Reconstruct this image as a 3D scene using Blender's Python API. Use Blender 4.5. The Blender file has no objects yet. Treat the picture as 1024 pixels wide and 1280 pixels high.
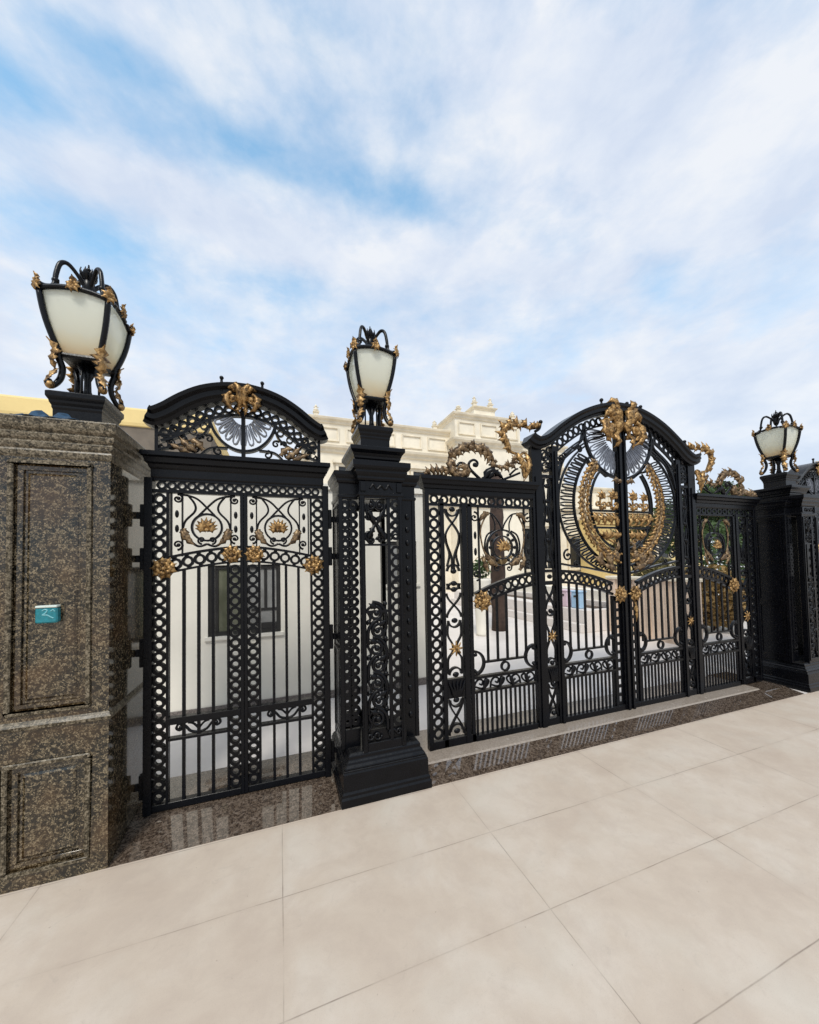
import bpy, bmesh, math, random
from mathutils import Vector, Matrix
random.seed(11)
PI = math.pi
sc = bpy.context.scene
C = sc.collection

# ------------------------------------------------------------------ camera
F_PX, CY, YAW, PITCH, ROLL, DIST, EYE = 449.5, 687.1, .3441, .0322, -.0193, 2.328, 1.55
def cam_axes():
    c, s = math.cos(YAW), math.sin(YAW); cp, sp = math.cos(PITCH), math.sin(PITCH)
    cr, sr = math.cos(ROLL), math.sin(ROLL)
    f = Vector((s*cp, c*cp, sp)); r = Vector((c, -s, 0)); u = r.cross(f)
    return cr*r+sr*u, -sr*r+cr*u, f
AX_R, AX_U, AX_F = cam_axes()
cd = bpy.data.cameras.new('camera'); cam = bpy.data.objects.new('camera', cd); C.objects.link(cam)
cd.sensor_fit = 'VERTICAL'; cd.sensor_height = 24; cd.sensor_width = 19.2
cd.lens = F_PX/1280*24; cd.shift_y = (CY-640)/1280; cd.clip_end = 5000; cd.clip_start = .05
m = Matrix((AX_R, AX_U, -AX_F)).transposed().to_4x4(); m.translation = Vector((0, -DIST, EYE))
cam.matrix_world = m
sc.camera = cam

# ------------------------------------------------------------------ node helpers
def newmat(name):
    mt = bpy.data.materials.new(name); mt.use_nodes = True
    nt = mt.node_tree; nt.nodes.clear()
    out = nt.nodes.new('ShaderNodeOutputMaterial'); b = nt.nodes.new('ShaderNodeBsdfPrincipled')
    nt.links.new(b.outputs[0], out.inputs[0])
    return mt, nt, b, out
def N(nt, t, **kw):
    n = nt.nodes.new(t)
    for k, v in kw.items():
        if k in n.inputs.keys() if hasattr(n.inputs, 'keys') else False: n.inputs[k].default_value = v
        else: setattr(n, k, v)
    return n
def L(nt, a, b): nt.links.new(a, b)
def ramp(nt, fac, stops, interp='LINEAR'):
    r = nt.nodes.new('ShaderNodeValToRGB'); cr = r.color_ramp; cr.interpolation = interp
    while len(cr.elements) < len(stops): cr.elements.new(.5)
    for e, (p, c) in zip(cr.elements, stops):
        e.position = p; e.color = (c[0], c[1], c[2], 1) if not isinstance(c, (int, float)) else (c, c, c, 1)
    L(nt, fac, r.inputs[0]); return r
def noise(nt, scale, detail=4, rough=.55, dist=0, vec=None):
    n = nt.nodes.new('ShaderNodeTexNoise')
    n.inputs['Scale'].default_value = scale; n.inputs['Detail'].default_value = detail
    n.inputs['Roughness'].default_value = rough; n.inputs['Distortion'].default_value = dist
    if vec is not None: L(nt, vec, n.inputs['Vector'])
    return n
def pos(nt): return nt.nodes.new('ShaderNodeNewGeometry').outputs['Position']
def mixc(nt, fac, a, b, mode='MIX'):
    n = nt.nodes.new('ShaderNodeMix'); n.data_type = 'RGBA'; n.blend_type = mode
    for sock, v in ((n.inputs[0], fac), (n.inputs[6], a), (n.inputs[7], b)):
        if isinstance(v, (int, float)): sock.default_value = v
        elif isinstance(v, tuple): sock.default_value = (v[0], v[1], v[2], 1)
        else: L(nt, v, sock)
    return n.outputs[2]
def math_(nt, op, a, b=0.0, c=0.0, clamp=False):
    n = nt.nodes.new('ShaderNodeMath'); n.operation = op; n.use_clamp = clamp
    for s, v in zip(n.inputs, (a, b, c)):
        if isinstance(v, (int, float)): s.default_value = v
        else: L(nt, v, s)
    return n.outputs[0]
def bump(nt, b, h, strength=.2, dist=.002):
    n = nt.nodes.new('ShaderNodeBump'); n.inputs['Strength'].default_value = strength; n.inputs['Distance'].default_value = dist
    L(nt, h, n.inputs['Height']); L(nt, n.outputs[0], b.inputs['Normal']); return n

M = {}
def simple(name, col, rough=.6, metal=0., var=.25, scale=6., bstr=0., bscale=60., spec=.5):
    mt, nt, b, o = newmat(name); p = pos(nt)
    n = noise(nt, scale, 5, .6, 0, p)
    lo = tuple(max(0, c*(1-var)) for c in col); hi = tuple(c*(1+var*.6) for c in col)
    r = ramp(nt, n.outputs[0], [(.3, lo), (.7, hi)]); L(nt, r.outputs[0], b.inputs['Base Color'])
    b.inputs['Roughness'].default_value = rough; b.inputs['Metallic'].default_value = metal
    b.inputs['Specular IOR Level'].default_value = spec
    if bstr: bump(nt, b, noise(nt, bscale, 4, .6, 0, p).outputs[0], bstr, .004)
    M[name] = mt; return mt

# black painted cast iron
mt, nt, b, o = newmat('iron'); p = pos(nt)
n1 = noise(nt, 9, 5, .6, 0, p); n2 = noise(nt, 70, 4, .6, 0, p)
ic = ramp(nt, n1.outputs[0], [(.3, (.0010, .0012, .0022)), (.7, (.0026, .0029, .0046))])
gn = nt.nodes.new('ShaderNodeNewGeometry'); gs_ = nt.nodes.new('ShaderNodeSeparateXYZ'); L(nt, gn.outputs['Normal'], gs_.inputs[0])
du = math_(nt, 'MULTIPLY', ramp(nt, gs_.outputs[2], [(.45, 0.), (.95, 1.)]).outputs[0], ramp(nt, noise(nt, 24, 5, .7, .4, p).outputs[0], [(.38, .1), (.68, .75)]).outputs[0])
L(nt, mixc(nt, du, ic.outputs[0], (.026, .0245, .023)), b.inputs['Base Color'])
L(nt, ramp(nt, n2.outputs[0], [(.3, .20), (.7, .38)]).outputs[0], b.inputs['Roughness'])
b.inputs['Specular IOR Level'].default_value = .22
bump(nt, b, n2.outputs[0], .12, .004); M['iron'] = mt
# gilded castings, antiqued in blotches
def gold(name, a, c, d, metal):
    mt, nt, b, o = newmat(name); p = pos(nt)
    n1 = noise(nt, 38, 5, .65, .4, p); n2 = noise(nt, 130, 3, .6, 0, p)
    L(nt, ramp(nt, n1.outputs[0], [(.38, d), (.53, c), (.68, a)]).outputs[0], b.inputs['Base Color'])
    L(nt, ramp(nt, n2.outputs[0], [(.3, .34), (.7, .6)]).outputs[0], b.inputs['Roughness'])
    b.inputs['Metallic'].default_value = metal
    bump(nt, b, n2.outputs[0], .35, .004); M[name] = mt
gold('gold', (.60, .40, .18), (.34, .20, .075), (.055, .03, .013), .62)
gold('bronze', (.36, .255, .14), (.18, .115, .058), (.035, .021, .012), .42)
simple('silver', (.16, .17, .20), .4, .4, .35, 30)
# speckled granite (pillar) and finer threshold granite
def granite(name, stops, scale, rough, tint=None, spec=.5, coat=0.):
    mt, nt, b, o = newmat(name); p = pos(nt)
    w = noise(nt, scale*.5, 3, .6, 0, p)
    pv = nt.nodes.new('ShaderNodeMix'); pv.data_type = 'VECTOR'; pv.inputs[0].default_value = .012
    L(nt, p, pv.inputs[4]); L(nt, w.outputs['Color'], pv.inputs[5])
    v = nt.nodes.new('ShaderNodeTexVoronoi'); v.inputs['Scale'].default_value = scale; L(nt, pv.outputs[1], v.inputs['Vector'])
    v2 = nt.nodes.new('ShaderNodeTexVoronoi'); v2.inputs['Scale'].default_value = scale*2.3; L(nt, pv.outputs[1], v2.inputs['Vector'])
    sep = nt.nodes.new('ShaderNodeSeparateColor'); L(nt, v.outputs['Color'], sep.inputs[0])
    sep2 = nt.nodes.new('ShaderNodeSeparateColor'); L(nt, v2.outputs['Color'], sep2.inputs[0])
    f = math_(nt, 'ADD', math_(nt, 'MULTIPLY', sep.outputs[0], .5), math_(nt, 'MULTIPLY', sep2.outputs[1], .5))
    r = ramp(nt, f, stops)
    big = noise(nt, 3.2, 4, .6, .3, p)
    col = mixc(nt, ramp(nt, big.outputs[0], [(.46, 0.), (.72, .40)]).outputs[0], r.outputs[0], (.13, .066, .024), 'MIX') if tint else r.outputs[0]
    L(nt, col, b.inputs['Base Color'])
    L(nt, ramp(nt, noise(nt, 14, 3, .5, 0, p).outputs[0], [(.3, rough*.75), (.7, rough*1.3)]).outputs[0], b.inputs['Roughness'])
    b.inputs['Specular IOR Level'].default_value = spec
    if coat:
        b.inputs['Coat Weight'].default_value = coat; b.inputs['Coat Roughness'].default_value = .035; b.inputs['Coat IOR'].default_value = 1.5
    M[name] = mt
granite('granite', [(.24, (.003, .003, .002)), (.41, (.010, .008, .0045)), (.51, (.034, .025, .013)), (.59, (.085, .063, .034)), (.68, (.235, .185, .115)), (.77, (.095, .07, .04)), (.87, (.014, .011, .007))], 74, .12, True, .42, .45)
granite('threshold_granite', [(.2, (.032, .022, .016)), (.45, (.075, .053, .038)), (.65, (.12, .088, .064)), (.85, (.16, .122, .095))], 70, .06, None, .5, 1.)
granite('pale_sill', [(.2, (.22, .18, .145)), (.5, (.27, .225, .185)), (.8, (.32, .27, .225))], 120, .22)
granite('plinth_granite', [(.2, (.07, .06, .055)), (.5, (.13, .11, .10)), (.8, (.2, .17, .155))], 100, .3)

granite('granite_edge', [(.18, (.02, .016, .010)), (.40, (.06, .047, .028)), (.56, (.125, .10, .065)), (.72, (.23, .19, .135)), (.88, (.07, .056, .035))], 70, .34, None, .3)
# driveway slabs: 1.115 x 0.484 m grid with thin joints
mt, nt, b, o = newmat('driveway_slabs'); p = pos(nt)
wob = noise(nt, 1.7, 3, .6, 0, p)
sp = nt.nodes.new('ShaderNodeSeparateXYZ'); L(nt, p, sp.inputs[0])
wv = math_(nt, 'MULTIPLY', math_(nt, 'SUBTRACT', wob.outputs[0], .5), .012)
def joint(coord, pitch, off, half):
    t = math_(nt, 'ADD', math_(nt, 'ADD', coord, off), wv)
    mo = math_(nt, 'PINGPONG', t, pitch/2)      # 0 on a joint
    return math_(nt, 'SMOOTH_MIN', 1., math_(nt, 'SUBTRACT', 1., math_(nt, 'DIVIDE', mo, half), clamp=True), .0)
jx = joint(sp.outputs[0], 1.115, 0.002, .0032); jy = joint(sp.outputs[1], .484, .013, .0036)
jm = math_(nt, 'MAXIMUM', jx, jy)
fade = ramp(nt, noise(nt, 1.9, 4, .65, .5, p).outputs[0], [(.40, .06), (.66, .95)])
jf = math_(nt, 'MULTIPLY', jm, fade.outputs[0])
n1 = noise(nt, 2.1, 8, .66, .3, p); n2 = noise(nt, 6.5, 9, .70, .35, p); n3 = noise(nt, 90, 3, .6, 0, p)
base = ramp(nt, n1.outputs[0], [(.34, (.485, .395, .318)), (.49, (.53, .442, .358)), (.64, (.575, .495, .415))])
c2 = mixc(nt, ramp(nt, n2.outputs[0], [(.46, 0.), (.64, .42)]).outputs[0], base.outputs[0], (.455, .37, .302))
c2 = mixc(nt, ramp(nt, noise(nt, 2.3, 5, .6, .2, p).outputs[0], [(.52, 0.), (.72, .5)]).outputs[0], c2, (.56, .505, .43))
spk = ramp(nt, noise(nt, 34, 2, .5, 0, p).outputs[0], [(.735, 0.), (.78, .5)])
c3 = mixc(nt, spk.outputs[0], c2, (.27, .2, .16))
gr_ = noise(nt, 260, 2, .6, 0, p); c3 = mixc(nt, ramp(nt, gr_.outputs[0], [(.56, 0.), (.74, .28)]).outputs[0], c3, (.33, .265, .21))
scf = noise(nt, 11, 6, .72, 1.6, p); c3 = mixc(nt, ramp(nt, scf.outputs[0], [(.60, 0.), (.72, .30)]).outputs[0], c3, (.36, .30, .25))
wide = math_(nt, 'MAXIMUM', joint(sp.outputs[0], 1.115, 0.002, .03), joint(sp.outputs[1], .484, .013, .03))
c3 = mixc(nt, math_(nt, 'MULTIPLY', math_(nt, 'MULTIPLY', wide, scf.outputs[0]), .16), c3, (.30, .22, .165))
c4 = mixc(nt, math_(nt, 'MULTIPLY', jf, .85), c3, (.10, .07, .053))
L(nt, c4, b.inputs['Base Color'])
L(nt, ramp(nt, n2.outputs[0], [(.3, .36), (.7, .56)]).outputs[0], b.inputs['Roughness'])
b.inputs['Specular IOR Level'].default_value = .35
hh = math_(nt, 'SUBTRACT', math_(nt, 'MULTIPLY', n3.outputs[0], .12), jf)
bump(nt, b, hh, .35, .002); M['driveway'] = mt

simple('courtyard', (.68, .63, .595), .38, 0, .12, 1.5, .03, 40)
simple('cream_wall', (.76, .72, .635), .7, 0, .07, 2.0, .12, 120)
simple('mansion_stone', (.78, .71, .58), .75, 0, .16, 1.1, .2, 14)
simple('mansion_trim', (.74, .66, .52), .7, 0, .2, 1.7, .2, 20)
simple('yellow_paint', (.72, .55, .24), .7, 0, .1, .8, .05, 20)
simple('eave_brown', (.14, .115, .09), .8, 0, .25, 2.)
simple('peach_wall', (.68, .53, .41), .75, 0, .2, 2.5, .1, 40)
simple('terracotta', (.36, .16, .09), .7, 0, .25, 6)
simple('dark_frame', (.022, .021, .02), .4, 0, .3, 8)
simple('teal', (.012, .19, .23), .32, 0, .35, 55)
simple('teal_light', (.16, .42, .46), .35, 0, .2, 60)
simple('pale_lid', (.60, .66, .60), .4, 0, .1, 60)
simple('blue_cloth', (.009, .045, .095), .75, 0, .55, 45, .3, 70)
simple('bark', (.055, .033, .024), .9, 0, .5, 9, .8, 30)
simple('soil', (.10, .07, .05), .95, 0, .4, 14, .4, 60)
simple('pastel_blue', (.33, .50, .68), .5, 0, .08, 5)
simple('pastel_pink', (.62, .48, .55), .5, 0, .08, 5)
simple('steel', (.32, .33, .33), .35, .6, .1, 30)
def leafmat(name, a, c):
    mt, nt, b, o = newmat(name)
    oi = nt.nodes.new('ShaderNodeNewGeometry')
    n = noise(nt, 3.5, 3, .6, 0, oi.outputs['Position'])
    f = math_(nt, 'ADD', math_(nt, 'MULTIPLY', oi.outputs['Random Per Island'], .6), math_(nt, 'MULTIPLY', n.outputs[0], .4))
    r = ramp(nt, f, [(.15, a), (.85, c)])
    L(nt, r.outputs[0], b.inputs['Base Color']); b.inputs['Roughness'].default_value = .55
    tr = nt.nodes.new('ShaderNodeBsdfTranslucent'); L(nt, r.outputs[0], tr.inputs[0])
    mx = nt.nodes.new('ShaderNodeMixShader'); mx.inputs[0].default_value = .3
    L(nt, b.outputs[0], mx.inputs[1]); L(nt, tr.outputs[0], mx.inputs[2]); L(nt, mx.outputs[0], o.inputs[0])
    M[name] = mt
leafmat('leaf_green', (.022, .05, .014), (.10, .16, .05))
leafmat('leaf_olive', (.06, .055, .02), (.20, .17, .06))
leafmat('leaf_dry', (.16, .10, .035), (.38, .25, .09))
# frosted lamp glass (colour turns amber towards the bottom of each pane)
mt, nt, b, o = newmat('frosted_glass')
uvn = nt.nodes.new('ShaderNodeUVMap'); suv = nt.nodes.new('ShaderNodeSeparateXYZ'); L(nt, uvn.outputs[0], suv.inputs[0])
p = pos(nt)
f = math_(nt, 'ADD', suv.outputs[1], math_(nt, 'MULTIPLY', math_(nt, 'SUBTRACT', noise(nt, 9, 3, .5, 0, p).outputs[0], .5), .25))
r = ramp(nt, f, [(.0, (.84, .66, .40)), (.22, (.85, .79, .62)), (.42, (.84, .83, .73)), (1., (.83, .84, .77))])
L(nt, r.outputs[0], b.inputs['Base Color']); b.inputs['Roughness'].default_value = .22
b.inputs['Coat Weight'].default_value = .6; b.inputs['Coat Roughness'].default_value = .06
tr = nt.nodes.new('ShaderNodeBsdfTranslucent'); L(nt, r.outputs[0], tr.inputs[0])
mx = nt.nodes.new('ShaderNodeMixShader'); mx.inputs[0].default_value = .5
L(nt, b.outputs[0], mx.inputs[1]); L(nt, tr.outputs[0], mx.inputs[2]); L(nt, mx.outputs[0], o.inputs[0]); M['glass_frost'] = mt
def winglass(name, col):
    mt, nt, b, o = newmat(name); p = pos(nt)
    n = noise(nt, 4, 3, .6, .5, p)
    L(nt, ramp(nt, n.outputs[0], [(.35, tuple(c*.6 for c in col)), (.65, col)]).outputs[0], b.inputs['Base Color'])
    b.inputs['Roughness'].default_value = .06; M[name] = mt
winglass('pane_green', (.15, .155, .105)); winglass('pane_grey', (.30, .30, .29)); winglass('pane_dark', (.03, .032, .034))

# ------------------------------------------------------------------ mesh helpers
class MB:
    def __init__(s): s.v = []; s.f = []; s.sm = []; s.uv = None
    def add(s, vs, fs, smooth=False):
        o = len(s.v); s.v += [tuple(v) for v in vs]
        for f in fs: s.f.append(tuple(i+o for i in f)); s.sm.append(smooth)
    def box(s, x0, x1, y0, y1, z0, z1):
        if x0 > x1: x0, x1 = x1, x0
        s.add([(x0,y0,z0),(x1,y0,z0),(x1,y1,z0),(x0,y1,z0),(x0,y0,z1),(x1,y0,z1),(x1,y1,z1),(x0,y1,z1)],
              [(0,3,2,1),(4,5,6,7),(0,1,5,4),(1,2,6,5),(2,3,7,6),(3,0,4,7)])
        return s
    def loft(s, loops, smooth=False, caps=True, closed=False):
        n = len(loops[0]); vs = [p for l in loops for p in l]; fs = []
        R = len(loops)
        for i in range(R if closed else R-1):
            a = i*n; c = ((i+1) % R)*n
            for j in range(n):
                k = (j+1) % n; fs.append((a+j, a+k, c+k, c+j))
        if caps and not closed:
            fs.append(tuple(range(n-1, -1, -1))); fs.append(tuple((R-1)*n+j for j in range(n)))
        s.add(vs, fs, smooth); return s
    def tube(s, pts, r, n=7, closed=False, caps=True):
        pts = [Vector(p) for p in pts]; R = len(pts)
        rs = [r]*R if isinstance(r, (int, float)) else list(r)
        up = Vector((0, 1, 0)); loops = []
        for i, p in enumerate(pts):
            a = pts[(i-1) % R] if closed or i else pts[0]; c = pts[(i+1) % R] if closed or i < R-1 else pts[-1]
            t = (c-a); t = t.normalized() if t.length > 1e-9 else Vector((0, 0, 1))
            u = up-t*up.dot(t)
            if u.length < .2: u = Vector((1, 0, 0))-t*t.x
            u.normalize(); w = t.cross(u)
            loops.append([p+(u*math.cos(2*PI*k/n)+w*math.sin(2*PI*k/n))*rs[i] for k in range(n)])
        return s.loft(loops, True, caps, closed)
    def strip(s, pts, w, y0, y1, closed=False):       # flat bar bent along a curve in the x-z plane
        P = [Vector((a, 0, c)) for a, c in pts]; R = len(P); loops = []
        ws = [w]*R if isinstance(w, (int, float)) else w
        for i, p in enumerate(P):
            a = P[(i-1) % R] if closed or i else P[0]; c = P[(i+1) % R] if closed or i < R-1 else P[-1]
            t = (c-a).normalized(); nn = Vector((-t.z, 0, t.x))*ws[i]/2
            loops.append([(p.x+nn.x, y0, p.z+nn.z), (p.x-nn.x, y0, p.z-nn.z), (p.x-nn.x, y1, p.z-nn.z), (p.x+nn.x, y1, p.z+nn.z)])
        return s.loft(loops, False, True, closed)
    def ring(s, cx, cz, r, w, y0, y1, n=18):
        return s.strip([(cx+r*math.cos(2*PI*i/n), cz+r*math.sin(2*PI*i/n)) for i in range(n)], w, y0, y1, True)
    def ball(s, c, r, nu=8, nv=6):
        rx, ry, rz = (r, r, r) if isinstance(r, (int, float)) else r
        vs = [(c[0], c[1], c[2]-rz)]
        for i in range(1, nv):
            a = -PI/2+PI*i/nv
            for j in range(nu):
                t = 2*PI*j/nu; vs.append((c[0]+rx*math.cos(a)*math.cos(t), c[1]+ry*math.cos(a)*math.sin(t), c[2]+rz*math.sin(a)))
        vs.append((c[0], c[1], c[2]+rz)); fs = []
        for j in range(nu): fs.append((0, 1+(j+1) % nu, 1+j))
        for i in range(nv-2):
            for j in range(nu):
                a = 1+i*nu+j; d = 1+i*nu+(j+1) % nu; fs.append((a, d, d+nu, a+nu))
        e = len(vs)-1; bb = 1+(nv-2)*nu
        for j in range(nu): fs.append((e, bb+j, bb+(j+1) % nu))
        s.add(vs, fs, True); return s
    def sq(s, prof, cx, cy, dx=0., dy=0.):             # stacked rectangles: (half, z) profile
        loops = [[(cx-h-dx, cy-h-dy, z), (cx+h+dx, cy-h-dy, z), (cx+h+dx, cy+h+dy, z), (cx-h-dx, cy+h+dy, z)] for h, z in prof]
        return s.loft(loops)
    def rect(s, prof, x0, x1, y0, y1):                 # stacked rectangles growing by an offset
        loops = [[(x0-h, y0-h, z), (x1+h, y0-h, z), (x1+h, y1+h, z), (x0-h, y1+h, z)] for h, z in prof]
        return s.loft(loops)
    def leaf(s, pts, W, nrm, cup=.25, lobes=5, depth=.3, tw=0.):
        """acanthus blade along a 3-D spine; nrm = face direction"""
        pts = [Vector(p) for p in pts]; R = len(pts); nrm = Vector(nrm).normalized(); top = []; bot = []
        for i, p in enumerate(pts):
            t = i/(R-1); a = pts[max(0, i-1)]; c = pts[min(R-1, i+1)]; d = (c-a).normalized()
            side = d.cross(nrm); side = side.normalized() if side.length > 1e-6 else Vector((1, 0, 0))
            nn = side.cross(d).normalized()
            env = (math.sin(PI*min(1, .12+.88*t)**.8)) if t < 1 else .02
            w = W*max(.06, env)*(1+.42*math.cos(2*PI*lobes*t)) * .5
            row = []; 
            for q in (-1, -.5, 0, .5, 1):
                h = (-cup*q*q+depth*(.55 if q == 0 else (0 if abs(q) == 1 else .05)))*w
                row.append(p+side*w*q+nn*h)
            top.append(row)
            bot.append([p+side*w*q+nn*(-cup*q*q*w-(0 if abs(q) == 1 else .004+.1*w)) for q in (-1, -.5, 0, .5, 1)])
        vs = [v for r_ in top for v in r_]+[v for r_ in bot for v in r_]; o = 5*R; fs = []
        for i in range(R-1):
            for j in range(4):
                a = i*5+j; fs.append((a, a+1, a+6, a+5)); fs.append((o+a, o+a+5, o+a+6, o+a+1))
        s.add(vs, fs, True); return s
    def build(s, name, mat, parent=None, loc=None, bevel=0., label=None, uv=None):
        me = bpy.data.meshes.new(name)
        if parent is not None: org = ORG[parent.name]
        elif loc is not None: org = Vector(loc)
        else:
            xs = [v[0] for v in s.v]; ys = [v[1] for v in s.v]; zs = [v[2] for v in s.v]
            org = Vector(((min(xs)+max(xs))/2, (min(ys)+max(ys))/2, min(zs)))
        me.from_pydata([(v[0]-org.x, v[1]-org.y, v[2]-org.z) for v in s.v], [], s.f)
        me.polygons.foreach_set('use_smooth', s.sm)
        bm = bmesh.new(); bm.from_mesh(me)
        bmesh.ops.remove_doubles(bm, verts=bm.verts, dist=1e-6)
        bmesh.ops.recalc_face_normals(bm, faces=bm.faces)
        if bevel:
            es = [e for e in bm.edges if len(e.link_faces) == 2 and e.calc_face_angle(0) > .6]
            bmesh.ops.bevel(bm, geom=es, offset=bevel, segments=1, affect='EDGES', clamp_overlap=True)
        bm.to_mesh(me); bm.free()
        me.materials.append(M[mat]); me.update()
        o = bpy.data.objects.new(name, me); C.objects.link(o)
        if parent is not None: o.parent = parent
        else: o.location = org
        ORG[o.name] = org
        if label: o['label'] = label
        return o
ORG = {}
def thing(name, loc, label, cat, group=None):
    o = bpy.data.objects.new(name, None); C.objects.link(o); o.location = loc; o.empty_display_size = .1
    ORG[o.name] = Vector(loc); o['label'] = label; o['category'] = cat
    if group: o['group'] = group
    return o
def tag(o, label, cat, group=None):
    o['label'] = label; o['category'] = cat
    if group: o['group'] = group
    return o
def struct(o): o['kind'] = 'structure'; return o
def copy_tree(o, parent=None, delta=None, label=None):
    c = o.copy(); C.objects.link(c)
    if parent is not None: c.parent = parent
    else:
        c.location = o.location+Vector(delta)
        if label: c['label'] = label
    for ch in list(o.children): copy_tree(ch, c)
    return c
def catmull(pts, n=6):
    P = [Vector(p) for p in pts]; out = []
    for i in range(len(P)-1):
        p0 = P[max(0, i-1)]; p1 = P[i]; p2 = P[i+1]; p3 = P[min(len(P)-1, i+2)]
        for k in range(n):
            t = k/n
            out.append(.5*((2*p1)+(p2-p0)*t+(2*p0-5*p1+4*p2-p3)*t*t+(3*p1-p0-3*p2+p3)*t**3))
    out.append(P[-1]); return out
def cm2(pts, n=5): return [(v[0], v[1]) for v in catmull([(a, c, 0) for a, c in pts], n)]
def spiral(cx, cz, r0, r1, a0, a1, n=22):
    return [(cx+(r0+(r1-r0)*i/n)*math.cos(math.radians(a0+(a1-a0)*i/n)), cz+(r0+(r1-r0)*i/n)*math.sin(math.radians(a0+(a1-a0)*i/n))) for i in range(n+1)]
def ell(cx, cz, a, c, t0, t1, n=40):
    return [(cx+a*math.cos(math.radians(t0+(t1-t0)*i/n)), cz+c*math.sin(math.radians(t0+(t1-t0)*i/n))) for i in range(n+1)]
def lift(pts, y): return [(a, y, c) for a, c in pts]

def chain(mb, p0, p1, pitch, half, y0, y1, w=.013, rr=None):
    """lattice band: rings in a row between two rails, tied to the rails at mid height"""
    a = Vector((p0[0], p0[1])); d = Vector((p1[0], p1[1]))-a; Ln = d.length; n = max(1, round(Ln/pitch)); d.normalize()
    q = Ln/n; r = rr or (q/2-w/2+.0015); side = Vector((-d.y, d.x))
    for i in range(n):
        c = a+d*q*(i+.5); mb.ring(c.x, c.y, r, w, y0, y1, 16)
        for sg in (-1, 1):
            s0 = c+side*sg*(r+w*.3); s1 = c+side*sg*half
            if half > r+w*.3: mb.strip([(s0.x, s0.y), (s1.x, s1.y)], q*.34, y0, y1)
def chain_curve(mb, pts, pitch, half, y0, y1, w=.012):
    P = [Vector(p) for p in pts]; Ls = [0]
    for i in range(1, len(P)): Ls.append(Ls[-1]+(P[i]-P[i-1]).length)
    n = round(Ls[-1]/pitch); q = Ls[-1]/n
    def at(s):
        for i in range(1, len(P)):
            if s <= Ls[i]+1e-9:
                t = (s-Ls[i-1])/max(1e-9, Ls[i]-Ls[i-1]); return P[i-1].lerp(P[i], t), (P[i]-P[i-1]).normalized()
        return P[-1], (P[-1]-P[-2]).normalized()
    for i in range(n):
        c, d = at(q*(i+.5)); r = q/2-w/2+.0015; mb.ring(c.x, c.y, r, w, y0, y1, 14); side = Vector((-d.y, d.x))
        for sg in (-1, 1):
            s0 = c+side*sg*(r+w*.3); s1 = c+side*sg*half
            if half > r+w*.3: mb.strip([(s0.x, s0.y), (s1.x, s1.y)], q*.34, y0, y1)
def offset2(pts, off):
    P = [Vector(p) for p in pts]; o = []
    for i, p in enumerate(P):
        t = (P[min(len(P)-1, i+1)]-P[max(0, i-1)]).normalized(); o.append((p.x-t.y*off, p.y+t.x*off))
    return o
def sweep(mb, pts, prof):
    """profile of (normal offset, y) swept along a curve in the x-z plane"""
    P = [Vector(p) for p in pts]; loops = []
    for i, p in enumerate(P):
        t = (P[min(len(P)-1, i+1)]-P[max(0, i-1)]).normalized(); n = Vector((-t.y, t.x))
        loops.append([(p.x+n.x*a, y, p.y+n.y*a) for a, y in prof])
    mb.loft(loops)
def xmotif(mb, cx, z0, z1, w, y0, y1, t=.012):
    n = 12
    for sg in (-1, 1):
        mb.strip([(cx+sg*w/2*math.cos(PI*i/n), z0+(z1-z0)*i/n) for i in range(n+1)], t, y0, y1)
def volute(mb, cx, cz, r, a0, turn, y, t, n=26):
    mb.tube(lift(spiral(cx, cz, r, r*.16, a0, a0+turn, n), y), [t*(1-.45*i/n) for i in range(n+1)], 6)
    e = spiral(cx, cz, r, r*.16, a0, a0+turn, n)[-1]; mb.ball((e[0], y, e[1]), t*1.5, 7, 5)
def rosette_mb(cx, cz, R, y, seed=0):
    """gilded acanthus flower facing the street"""
    rnd = random.Random(seed); mb = MB()
    mb.ball((cx, y-.022, cz), (R*.26, R*.30, R*.26), 9, 6)
    for k in range(7):
        a = 2*PI*k/7; mb.ball((cx+R*.2*math.cos(a), y-.034, cz+R*.2*math.sin(a)), R*.09, 6, 4)
    for lay, (n, r0, r1, w, lf) in enumerate(((7, .15, .74, .72, .034), (9, .2, 1.08, .72, .016))):
        for k in range(n):
            a = 2*PI*(k+.5*lay)/n+rnd.uniform(-.06, .06); d = Vector((math.cos(a), 0, math.sin(a)))
            pts = []
            for i in range(7):
                t = i/6; rr = (r0+(r1-r0)*t)*R
                pts.append(Vector((cx, y, cz))+d*rr+Vector((0, -lf*math.sin(PI*min(1, t*1.15)*.75)-.006*(1-t), 0)))
            mb.leaf(pts, R*w, (0, -1, 0), .3, 3, .5)
    return mb

# ------------------------------------------------------------------ gates (front plane y = .35)
YF, YB = .345, .385
GX = 3.25                                               # middle of the driveway gate
def arch_z(d): return 1.447-.27*(d-.90)**2              # curved rail across leaf and side panel

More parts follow.
